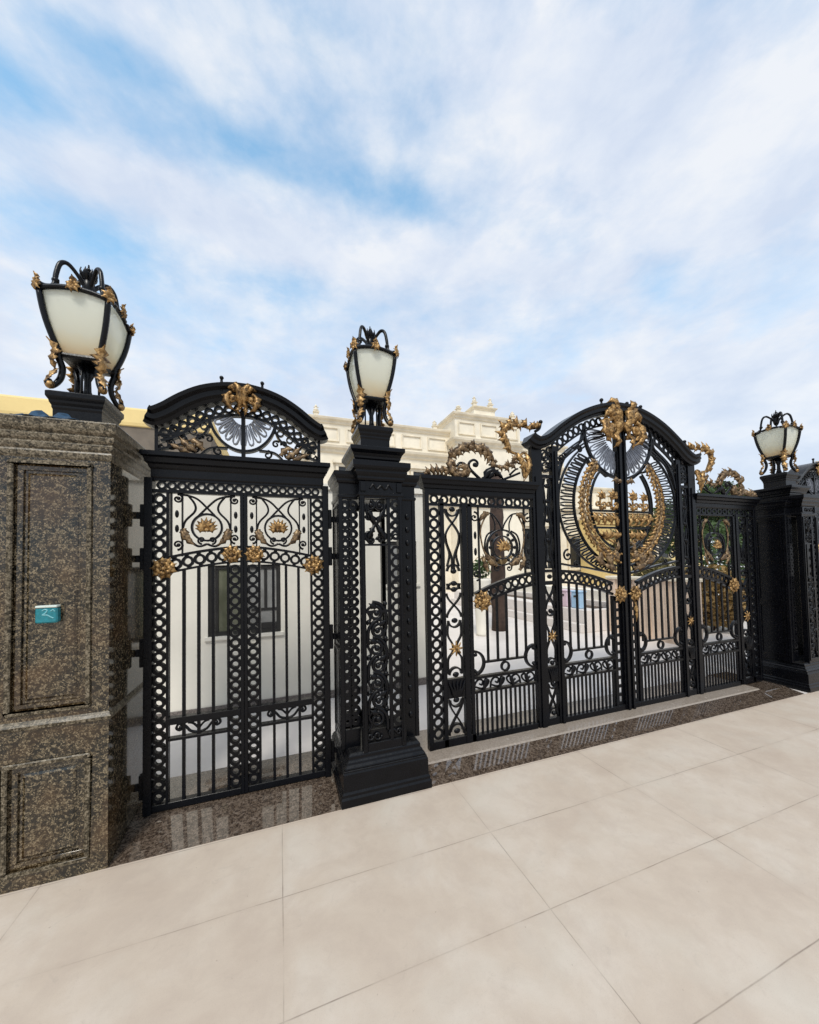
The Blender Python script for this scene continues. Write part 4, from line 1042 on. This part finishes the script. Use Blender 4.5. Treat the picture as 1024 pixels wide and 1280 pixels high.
# intercom-like teal box with a pale scrawl
bx_ = thing('wall_box', (-1.1025, -.0, 1.274), 'small teal box with a pale top edge fixed on the granite panel', 'wall box')
b1 = MB(); b1.box(-1.147, -1.059, -.022, .014, 1.276, 1.352); b1.build('casing', 'teal', bx_, bevel=.006)
b1 = MB(); b1.box(-1.146, -1.060, -.024, .014, 1.3525, 1.364); b1.build('lid', 'pale_lid', bx_, bevel=.003)
b1 = MB(); q = cm2([(-1.118, 1.338), (-1.108, 1.345), (-1.098, 1.340), (-1.106, 1.326), (-1.117, 1.318), (-1.098, 1.316), (-1.083, 1.306), (-1.072, 1.300)], 5)
b1.tube(lift(q, -.0215), .0035, 6); q = cm2([(-1.085, 1.335), (-1.075, 1.342), (-1.068, 1.333)], 5); b1.tube(lift(q, -.0215), .003, 6); b1.build('mark', 'teal_light', bx_)
# crumpled blue cloth on the cornice
cl = MB(); nu, nv = 20, 10; rnd = random.Random(4); vs = []
for lay in (0, 1):
    for i in range(nu+1):
        for j in range(nv+1):
            x = -1.25+.26*i/nu+.012*math.sin(j*1.7); y = -.028+.13*j/nv+.01*math.sin(i*.9)
            e = min(i, nu-i, j*1.5, (nv-j)*1.5)/5; e = min(1, e)
            z = 2.314+.002+(.024+.016*math.sin(i*.85+j*.5)+.008*math.sin(i*1.7-j*1.1))*e if lay == 0 else 2.3135
            vs.append((x, y, z))
w = nv+1; o_ = (nu+1)*w; fs = []
for i in range(nu):
    for j in range(nv):
        k = i*w+j; fs.append((k, k+w, k+w+1, k+1)); fs.append((o_+k, o_+k+1, o_+k+w+1, o_+k+w))
for i in range(nu):
    k = i*w; fs.append((k, o_+k, o_+k+w, k+w)); k = i*w+nv; fs.append((k, k+w, o_+k+w, o_+k))
for j in range(nv):
    k = j; fs.append((k, k+1, o_+k+1, o_+k)); k = nu*w+j; fs.append((k, o_+k, o_+k+1, k+1))
cl.add(vs, fs, True); tag(cl.build('cloth', 'blue_cloth'), 'crumpled blue cloth lying on top of the granite pillar', 'cloth')

# ------------------------------------------------------------------ ground
g = MB(); g.add([(-400, -300, 0), (400, -300, 0), (400, .0, 0), (-400, .0, 0)], [(0, 1, 2, 3)]); struct(g.build('driveway', 'driveway', None, (0, 0, 0)))
g = MB(); g.add([(-400, .0, -.006), (400, .0, -.006), (400, 600, -.006), (-400, 600, -.006)], [(0, 1, 2, 3)]); struct(g.build('ground', 'courtyard', None, (0, 0, 0)))
def ramp_mb(x0, x1, prof, mb):
    mb.loft([[(x0, y, z) for y, z in prof], [(x1, y, z) for y, z in prof]])
th = MB()
ramp_mb(-.850, .345, [(0, -.02), (0, .003), (.30, .028), (.74, .030), (.74, -.02)], th)
ramp_mb(.966, 5.436, [(0, -.02), (0, .003), (.199, .036), (.199, -.02)], th); ramp_mb(.966, 5.436, [(.152, -.02), (.152, .040), (.60, .042), (.60, -.02)], th) if False else None
ramp_mb(5.05, 5.436, [(.153, -.02), (.153, .036), (.74, .040), (.74, -.02)], th)
ramp_mb(6.056, 7.4, [(0, -.02), (0, .003), (.30, .028), (.74, .030), (.74, -.02)], th)
struct(th.build('threshold', 'threshold_granite'))
sl = MB(); ramp_mb(.968, 5.046, [(.20, -.02), (.20, .036), (.212, .046), (.30, .048), (.70, .048), (.70, -.02)], sl); struct(sl.build('sill', 'pale_sill'))
cy_ = MB(); cy_.add([(-12, .745, .0), (60, .745, .0), (60, 60, .0), (-12, 60, .0)], [(0, 1, 2, 3)]); struct(cy_.build('courtyard', 'courtyard', None, (0, 0, 0)))

# ------------------------------------------------------------------ guard room behind the narrow gate
gr = thing('guard_room', (-.6, 3, 0), 'plain cream room with a small dark window behind the narrow gate', 'building')
def wall_holes(mb, x0, x1, z0, z1, y0, y1, holes):
    xs = sorted({x0, x1}|{h[0] for h in holes}|{h[1] for h in holes}); zs = sorted({z0, z1}|{h[2] for h in holes}|{h[3] for h in holes})
    for i in range(len(xs)-1):
        for j in range(len(zs)-1):
            cx = (xs[i]+xs[i+1])/2; cz = (zs[j]+zs[j+1])/2
            if not any(h[0] < cx < h[1] and h[2] < cz < h[3] for h in holes): mb.box(xs[i], xs[i+1], y0, y1, zs[j], zs[j+1])
w1 = (-.72, -.005, .80, 1.545); w2 = (1.20, 1.62, 1.27, 1.80)
g = MB(); wall_holes(g, -4, 1.72, .0, 2.40, 1.93, 2.1, [w1, w2]); g.box(-4, -3.9, 2.1, 5, 0, 2.4); g.box(1.62, 1.72, 2.1, 5, 0, 2.4); g.box(-4, 1.72, 4.9, 5, 0, 2.4)
g.build('wall', 'cream_wall', gr)
g = MB(); g.rect([(.0, 2.40), (.03, 2.405), (.03, 2.47), (.0, 2.475)], -4, 1.72, 1.93, 5); g.build('roof', 'cream_wall', gr)
g = MB(); g.box(-4, 1.72, 1.912, 1.93, .0, .085); g.build('skirting', 'plinth_granite', gr)
for k, (x0, x1, z0, z1) in enumerate((w1, w2)):
    f = MB(); frame_boxes(f, x0+.002, x1-.002, z0+.002, z1-.002, 1.945, 1.985, .04); f.box((x0+x1)/2-.02, (x0+x1)/2+.02, 1.945, 1.985, z0+.042, z1-.042)
    if k == 0: f.box(x0+.042, x0+.095, 1.95, 1.98, z0+.042, z1-.042)
    wf = f.build('window', 'dark_frame', gr, bevel=.003)
    if k == 0:
        p1 = MB(); p1.box(x0+.097, (x0+x1)/2-.022, 1.96, 1.968, z0+.044, z1-.044); p1.build('pane', 'pane_green', wf)
        p1 = MB(); p1.box((x0+x1)/2+.022, x1-.044, 1.96, 1.968, z0+.044, z1-.044); p1.build('pane', 'pane_grey', wf)
        p1 = MB(); p1.box(x1-.30, x1-.045, 1.952, 1.959, z0+.24, z0+.27); p1.box(x1-.17, x1-.14, 1.952, 1.959, z0+.27, z1-.05); p1.box(x1-.30, x1-.045, 1.952, 1.959, z0+.044, z0+.11); p1.build('latch_bar', 'dark_frame', wf)
    else:
        p1 = MB(); p1.box(x0+.044, x1-.044, 1.96, 1.968, z0+.044, z1-.044); p1.build('pane', 'pane_grey', wf)
    s1 = MB(); s1.box(x0-.03, x1+.03, 1.905, 1.94, z0-.035, z0); s1.build('sill', 'cream_wall', wf)

# ------------------------------------------------------------------ far buildings
yh = thing('yellow_building', (-8, 13, 0), 'flat roofed yellow building showing above the granite pillar at the left', 'building')
g = MB(); g.box(-16, -2.05, 10.1, 18, 0, 4.66); g.build('wall', 'yellow_paint', yh)
g = MB(); g.box(-16.0, -2.0, 10.04, 18.1, 4.662, 5.60); g.build('eave_band', 'eave_brown', yh)
g = MB(); g.rect([(.0, 5.602), (.06, 5.62), (.08, 5.70), (.08, 6.08), (.04, 6.14)], -16, -2.05, 10.05, 18); g.build('roof', 'yellow_paint', yh)

mn = thing('mansion', (9, 18, 0), 'cream stone mansion with a stepped parapet and small finials behind the gates', 'building')
def win(x, z0, z1, w, y, par):
    f = MB(); frame_boxes(f, x-w/2-.14, x+w/2+.14, z0-.14, z1+.14, y-.10, y+.02, .13); f.box(x-w/2-.26, x+w/2+.26, y-.2, y-.002, z1+.142, z1+.30)
    o_ = f.build('window', 'mansion_trim', par); q = MB(); q.box(x-w/2, x+w/2, y-.03, y-.004, z0, z1); q.build('pane', 'pane_dark', o_)
def cornice(mb, x0, x1, z, y0, y1, k=1.):
    mb.rect([(.0, z), (.08*k, z+.05*k), (.10*k, z+.16*k), (.22*k, z+.22*k), (.26*k, z+.34*k), (.10*k, z+.40*k)], x0, x1, y0, y1)
segs = [(1.35, 8.1, 14.0, 7.85), (8.1, 11.9, 13.3, 8.55), (11.9, 15.4, 14.0, 7.7), (15.4, 19.4, 14.4, 5.55)]
wl = MB(); cn = MB()
for i, (x0, x1, y, zt) in enumerate(segs):
    wl.box(x0, x1-.002, y, 22, 0, zt)
    cornice(cn, x0+.02, x1-.02, zt-.02, y, 21.9, .8)
    zb = zt-1.35; cornice(cn, x0+.02, x1-.02, zb, y, 21.8, 1.)
    if i != 3: cornice(cn, x0+.02, x1-.02, 4.1, y, 21.8, .8)
    # parapet panels between the two mouldings
    n = max(2, round((x1-x0)/1.3))
    for k in range(n):
        a = x0+(x1-x0)*(k+.12)/n; c = x0+(x1-x0)*(k+.88)/n
        pr_ = MB(); frame_boxes(pr_, a, c, zb+.55, zt-.14, y-.06, y-.002, .07); pr_.build('parapet_panel', 'mansion_trim', mn)
wl.box(9.35, 10.6, 13.6, 20, 8.9, 9.25); cornice(cn, 9.37, 10.58, 9.25, 13.6, 19.9, .5)
wl.box(9.0, 11.0, 13.5, 20, 8.55, 8.9)
wl.build('wall', 'mansion_stone', mn); cn.build('cornice', 'mansion_trim', mn, bevel=.01)
def finial(x, y, z0, h):
    f = MB(); z = 0; h = h; f.sq([(.20, z), (.20, z+.10), (.13, z+.14), (.13, z+.34), (.19, z+.38), (.19, z+.44)], x, y)
    f.tube([(x, y, z+.44), (x, y, z+.5), (x, y, z+.6), (x, y, z+.66), (x, y, z+.70), (x, y, z+.5+h*.6), (x, y, z+.44+h)], [.07, .15, .17, .10, .05, .06, .015], 10)
    f.ball((x, y, z+.44+h*.75), .085, 8, 6); f.tube([(x-.16, y, z+.44+h*.62), (x, y, z+.40+h*.62), (x+.16, y, z+.44+h*.62)], .035, 6)
    f.v = [(x+(a-x)*.7, y+(b_-y)*.7, z0+c*.62) for a, b_, c in f.v]; f.build('finial', 'mansion_trim', mn)
for x, y, z, h in ((1.55, 14.2, 8.13, .55), (5.0, 14.2, 8.13, .5), (7.4, 14.2, 8.13, .45), (9.5, 13.8, 9.43, .55), (10.45, 13.8, 9.43, .6), (11.6, 13.5, 8.85, .4), (8.4, 13.5, 8.85, .2), (14.0, 14.2, 8.0, .5)):
    finial(x, y, z, h)
for x in (2.9, 4.7, 6.5): win(x, 4.9, 5.9, .8, 14, mn)
for x in (12.8, 14.4): win(x, 1.0, 3.2, .9, 14, mn)
for x in (16.4, 18.3): win(x, 1.0, 2.7, .9, 14.4, mn)
ya = thing('tan_building', (19.5, 13, 0), 'low tan building seen through the right half of the wide gate', 'building')
g = MB(); g.box(16.6, 22.5, 11.2, 14.2, 0, 3.75); g.build('wall', 'yellow_paint', ya)
g = MB(); g.rect([(.0, 3.75), (.12, 3.80), (.12, 3.98), (.0, 4.0)], 16.6, 22.5, 11.2, 14.2); rf = g.build('roof', 'mansion_trim', ya)
for x in (17.6, 19.2, 20.9): win(x, 1.1, 2.3, .8, 11.2, ya)

# garden edge on the right of the court
pw = thing('garden_wall', (6.6, 2.2, 0), 'peach garden wall with terracotta coping behind the right half of the wide gate', 'wall')
g = MB(); g.box(6.50, 6.68, 1.75, 3.45, 0, 1.10); g.build('wall', 'peach_wall', pw)
g = MB(); g.box(6.46, 6.72, 1.73, 3.47, 1.102, 1.16); g.build('coping', 'mansion_trim', pw, bevel=.01)
for k in range(5):
    y = 1.80+.36*k; g = MB(); g.box(6.478, 6.50, y, y+.06, .06, 1.10); g.build('pilaster', 'peach_wall', pw)
pl_ = thing('planter', (6.2, 6.2, 0), 'long low pale planter bed along the right of the courtyard', 'planter')
g = MB(); frame_boxes_done = [g.box(5.8, 5.92, 3.5, 9.5, 0, .18), g.box(5.93, 6.30, 3.5, 9.5, 0, .46), g.box(6.9, 7.02, 3.5, 9.5, 0, .55), g.box(6.301, 6.9, 3.5, 3.62, 0, .46), g.box(6.301, 6.9, 9.38, 9.5, 0, .46)]
g.build('kerb', 'courtyard', pl_, bevel=.01)
g = MB(); g.box(6.302, 6.898, 3.622, 9.378, 0, .42); g.build('soil', 'soil', pl_)
g = MB(); g.box(7.022, 7.30, 3.5, 9.5, 0, .78); g.build('back_ledge', 'cream_wall', pl_, bevel=.01)
for nm, mtl, y, lab in (('storage_case', 'pastel_blue', 3.85, 'small pale blue case standing on the planter'), ('storage_case', 'pastel_pink', 4.22, 'small pale pink case standing on the planter')):
    g = thing(nm, (6.11, y, .46), lab, 'case')
    q = MB(); q.box(6.02, 6.20, y-.13, y+.13, .462, .80); q.build('body', mtl, g, bevel=.015)
    q = MB(); q.box(6.01, 6.21, y-.14, y+.14, .80, .84); q.build('lid', mtl, g, bevel=.012)
    q = MB(); q.box(6.008, 6.02, y-.04, y+.04, .70, .74); q.build('handle', 'dark_frame', g)

# ------------------------------------------------------------------ planting
def foliage(mb, c, r, n, size, rnd, flat=1.):
    for _ in range(n):
        while True:
            q = Vector((rnd.uniform(-1, 1), rnd.uniform(-1, 1), rnd.uniform(-1, 1)))
            if .25 < q.length < 1: break
        q = Vector((q.x*r[0], q.y*r[1], q.z*r[2]))
        p = Vector(c)+q; a = Vector((rnd.gauss(0, 1), rnd.gauss(0, 1), rnd.gauss(0, .6))).normalized(); b_ = a.cross(Vector((rnd.gauss(0, 1), rnd.gauss(0, 1), rnd.gauss(0, 1)))).normalized()
        s_ = size*rnd.uniform(.6, 1.3); n_ = a.cross(b_)*s_*.12
        mb.add([p-a*s_*.5, p+b_*s_*.22+n_, p+a*s_*.5, p-b_*s_*.22+n_], [(0, 1, 2, 3)], False)
def tree(x, y, h, rad, mat, label, seed, nl=3200, size=.24):
    rnd = random.Random(seed); t = thing('tree', (x, y, 0), label, 'tree', 'garden trees')
    tr = MB(); top = h*.62
    tr.tube([(x, y, -.05), (x+.05, y, h*.2), (x-.04, y+.03, h*.42), (x+.03, y, top)], [h*.032, h*.024, h*.018, h*.008], 8)
    cr = MB()
    for k in range(9):
        a = rnd.uniform(0, 2*PI); e = rnd.uniform(.25, 1); z = h*rnd.uniform(.42, .88); rr = rad*rnd.uniform(.3, .75)
        px, py = x+math.cos(a)*rr, y+math.sin(a)*rr
        tr.tube([(x, y, h*.36), (x+(px-x)*.5, y+(py-y)*.5, (h*.40+z)/2), (px, py, z)], [h*.011, h*.007, h*.003], 6)
        cs = rad*rnd.uniform(.38, .58); foliage(cr, (px, py, z), (cs, cs, cs*.75), nl//9, size, rnd)
    tr.build('trunk', 'bark', t); cr.build('crown', mat, t)
tree(14.2, 6.6, 4.3, 1.6, 'leaf_green', 'dense green tree right of the peach garden wall', 1)
tree(17.8, 7.2, 4.6, 1.7, 'leaf_green', 'green tree furthest right, seen through the right side panel', 2)
tree(12.4, 7.4, 3.0, 1.1, 'leaf_olive', 'low olive coloured tree in front of the tan building', 3, 1100)
def shrub(x, y, z, r, mat, label, seed, n=500, size=.10):
    rnd = random.Random(seed); t = thing('shrub', (x, y, z), label, 'shrub')
    s_ = MB()
    for k in range(7):
        a = rnd.uniform(0, 2*PI); q = r*rnd.uniform(.2, .7); s_.tube([(x, y, z), (x+math.cos(a)*q*.5, y+math.sin(a)*q*.5, z+r*.6), (x+math.cos(a)*q, y+math.sin(a)*q, z+r*1.1)], [.014, .009, .004], 5)
    s_.build('stem', 'bark', t); c = MB(); foliage(c, (x, y, z+r*.95), (r*.9, r*.9, r*.85), n, size, rnd); c.build('foliage', mat, t)
shrub(9.6, 4.6, 0, .85, 'leaf_olive', 'dry olive shrub behind the peach garden wall', 5, 1900, .16)
shrub(8.4, 2.6, 0, .75, 'leaf_dry', 'dry golden shrub seen through the right side panel', 6, 1900, .16)
shrub(10.6, 3.4, 0, 1.15, 'leaf_green', 'green shrub low behind the right side panel', 9, 1900, .16)
# dark trunk with a little green at its foot, behind the left side panel
dt = thing('stub_trunk', (4.50, 4.5, 0), 'dark brown bare trunk standing behind the left side panel', 'tree')
g = MB(); rnd = random.Random(3); pts = []; rs = []
for i in range(15):
    pts.append((4.505+.015*math.sin(i*1.3), 4.5, -.02+3.5*i/14)); rs.append(.165+.012*math.sin(i*2.7)-.002*i)
g.tube(pts, rs, 12); g.build('trunk', 'bark', dt)
g = MB()
for k in range(12):
    a = 2*PI*k/12+rnd.uniform(-.2, .2); e = Vector((math.cos(a), math.sin(a), 0)); l = rnd.uniform(.35, .6)
    g.leaf([Vector((4.505, 4.5, 1.42))+e*(.12+l*j/7)+Vector((0, 0, .28*math.sin(PI*.75*j/7)-.2*(j/7)**2)) for j in range(8)], .09, (0, 0, 1), .3, 1, .3)
g.build('frond', 'leaf_dry', dt)
po = thing('potted_plant', (3.9, 4.2, 0), 'green plant in a tall pot left of the dark trunk', 'plant')
g = MB(); g.tube([(3.9, 4.2, 0), (3.9, 4.2, .05), (3.9, 4.2, .9), (3.9, 4.2, 1.12), (3.9, 4.2, 1.16)], [.13, .12, .16, .2, .2], 14); g.build('pot', 'cream_wall', po)
g = MB(); foliage(g, (3.9, 4.2, 1.36), (.2, .2, .2), 260, .1, random.Random(8)); g.build('foliage', 'leaf_green', po)

# ------------------------------------------------------------------ sky and light
w = bpy.data.worlds.new('World'); sc.world = w; w.use_nodes = True; nt = w.node_tree; nt.nodes.clear()
out = nt.nodes.new('ShaderNodeOutputWorld'); bg = nt.nodes.new('ShaderNodeBackground'); L(nt, bg.outputs[0], out.inputs[0])
SUN_EL, SUN_AZ = math.radians(52), math.radians(205)        # azimuth clockwise from +Y
sky = nt.nodes.new('ShaderNodeTexSky'); sky.sky_type = 'NISHITA'; sky.sun_disc = False
sky.sun_elevation = SUN_EL; sky.sun_rotation = SUN_AZ; sky.air_density = 1.0; sky.dust_density = .6; sky.ozone_density = 2.0
BG = .12; bg.inputs[1].default_value = BG
tc = nt.nodes.new('ShaderNodeTexCoord'); dirv = tc.outputs['Generated']
s3 = nt.nodes.new('ShaderNodeSeparateXYZ'); L(nt, dirv, s3.inputs[0])
den = math_(nt, 'ADD', math_(nt, 'MAXIMUM', s3.outputs[2], 0.), .42)
cp = nt.nodes.new('ShaderNodeCombineXYZ')
L(nt, math_(nt, 'DIVIDE', s3.outputs[0], den), cp.inputs[0]); L(nt, math_(nt, 'DIVIDE', s3.outputs[1], den), cp.inputs[1])
mpv = nt.nodes.new('ShaderNodeMapping'); L(nt, dirv, mpv.inputs[0]); mpv.inputs['Scale'].default_value = (1., 1., 1.9); mpv.inputs['Rotation'].default_value = (.25, -.2, .3)
sv = mpv.outputs[0]
c1 = noise(nt, 2.3, 9, .56, .25, sv); c2_ = noise(nt, 6.0, 9, .58, .15, sv)
def azel(az, el):
    a, e = math.radians(az), math.radians(el); return Vector((math.sin(a)*math.cos(e), math.cos(a)*math.cos(e), math.sin(e)))
def streak(a0, e0, a1, e1, wdeg):
    """soft elongated opening (or thickening) of the cloud, between two points of the sky given by azimuth and elevation"""
    a = azel(a0, e0); b_ = azel(a1, e1); c = (a+b_).normalized(); t = (b_-a).normalized(); n_ = c.cross(t).normalized()
    lt = max(.05, (b_-a).length*.5); ln = max(.02, math.radians(wdeg))
    def dot(vec):
        m_ = nt.nodes.new('ShaderNodeVectorMath'); m_.operation = 'DOT_PRODUCT'; L(nt, dirv, m_.inputs[0]); m_.inputs[1].default_value = vec; return m_.outputs['Value']
    x = math_(nt, 'DIVIDE', dot(t), lt); x = math_(nt, 'SUBTRACT', x, c.dot(t)/lt); y = math_(nt, 'DIVIDE', dot(n_), ln)
    r2 = math_(nt, 'ADD', math_(nt, 'MULTIPLY', x, x), math_(nt, 'MULTIPLY', y, y))
    return math_(nt, 'MULTIPLY', math_(nt, 'POWER', 2.718, math_(nt, 'MULTIPLY', r2, -1.)), math_(nt, 'GREATER_THAN', dot(c), 0.))
acc = None
for (a0, e0, a1, e1, wd, amp) in ((-16.1, 46.3, 8.9, 47.2, 2.5, 0.5), (8.9, 47.2, 32.1, 43.2, 2.3, 0.42), (-27.3, 47.7, -11.5, 49.8, 1.4, 0.42), (-32.8, 42.8, -25.9, 43.2, 2.0, 0.3), (-27.1, 33.4, -15.2, 36.7, 2.5, 0.3), (53.7, 34.7, 57.8, 31.4, 2.0, 0.2), (-5.4, 37.1, 15.0, 35.7, 2.2, 0.2), (43.7, 54.5, 50.6, 47.9, 2.0, -0.14), (-28.4, 38.8, -12.4, 42.3, 2.2, -0.42), (-12.4, 40.3, 8.7, 39.9, 2.5, -0.3), (17.1, 56.2, 67.6, 39.5, 4.8, -0.2), (46.4, 46.3, 72.8, 33.6, 5.6, -0.34), (16.5, 41.1, 49.8, 34.4, 3.3, -0.22)):
    t = math_(nt, 'MULTIPLY', streak(a0, e0, a1, e1, wd), amp*.78); acc = t if acc is None else math_(nt, 'ADD', acc, t)
hz = math_(nt, 'MULTIPLY', math_(nt, 'SUBTRACT', 1., math_(nt, 'DIVIDE', s3.outputs[2], .58), clamp=True), .70)
dens = math_(nt, 'ADD', math_(nt, 'MULTIPLY', c1.outputs[0], .95), math_(nt, 'MULTIPLY', c2_.outputs[0], .35))
c3_ = noise(nt, 17, 8, .6, .1, sv)
dens = math_(nt, 'ADD', dens, math_(nt, 'MULTIPLY', math_(nt, 'SUBTRACT', c3_.outputs[0], .5), .34))
dens = math_(nt, 'ADD', math_(nt, 'SUBTRACT', dens, acc), hz)
mask = ramp(nt, dens, [(.30, .08), (.46, .36), (.62, .70), (.80, .96)])
thick = ramp(nt, c2_.outputs[0], [(.34, (5.6, 6.25, 7.45)), (.5, (6.4, 6.9, 7.8)), (.66, (7.4, 7.6, 8.0))])
blue = mixc(nt, 1., sky.outputs[0], (2.6, 3.2, 2.75), 'MULTIPLY')
cm = mixc(nt, mask.outputs[0], blue, thick.outputs[0])
L(nt, cm, bg.inputs[0])
sd = bpy.data.lights.new('sun', 'SUN'); so = bpy.data.objects.new('sun', sd); C.objects.link(so)
sd.energy = 2.6; sd.angle = math.radians(14); sd.color = (1., .95, .87)
dsun = Vector((math.sin(SUN_AZ)*math.cos(SUN_EL), math.cos(SUN_AZ)*math.cos(SUN_EL), math.sin(SUN_EL)))
so.rotation_euler = (-dsun).to_track_quat('-Z', 'Y').to_euler()
sc.view_settings.view_transform = 'Standard'; sc.view_settings.look = 'None'; sc.view_settings.exposure = 0; sc.view_settings.gamma = 1
sc.render.engine = 'CYCLES'; sc.render.resolution_x = 819; sc.render.resolution_y = 1024
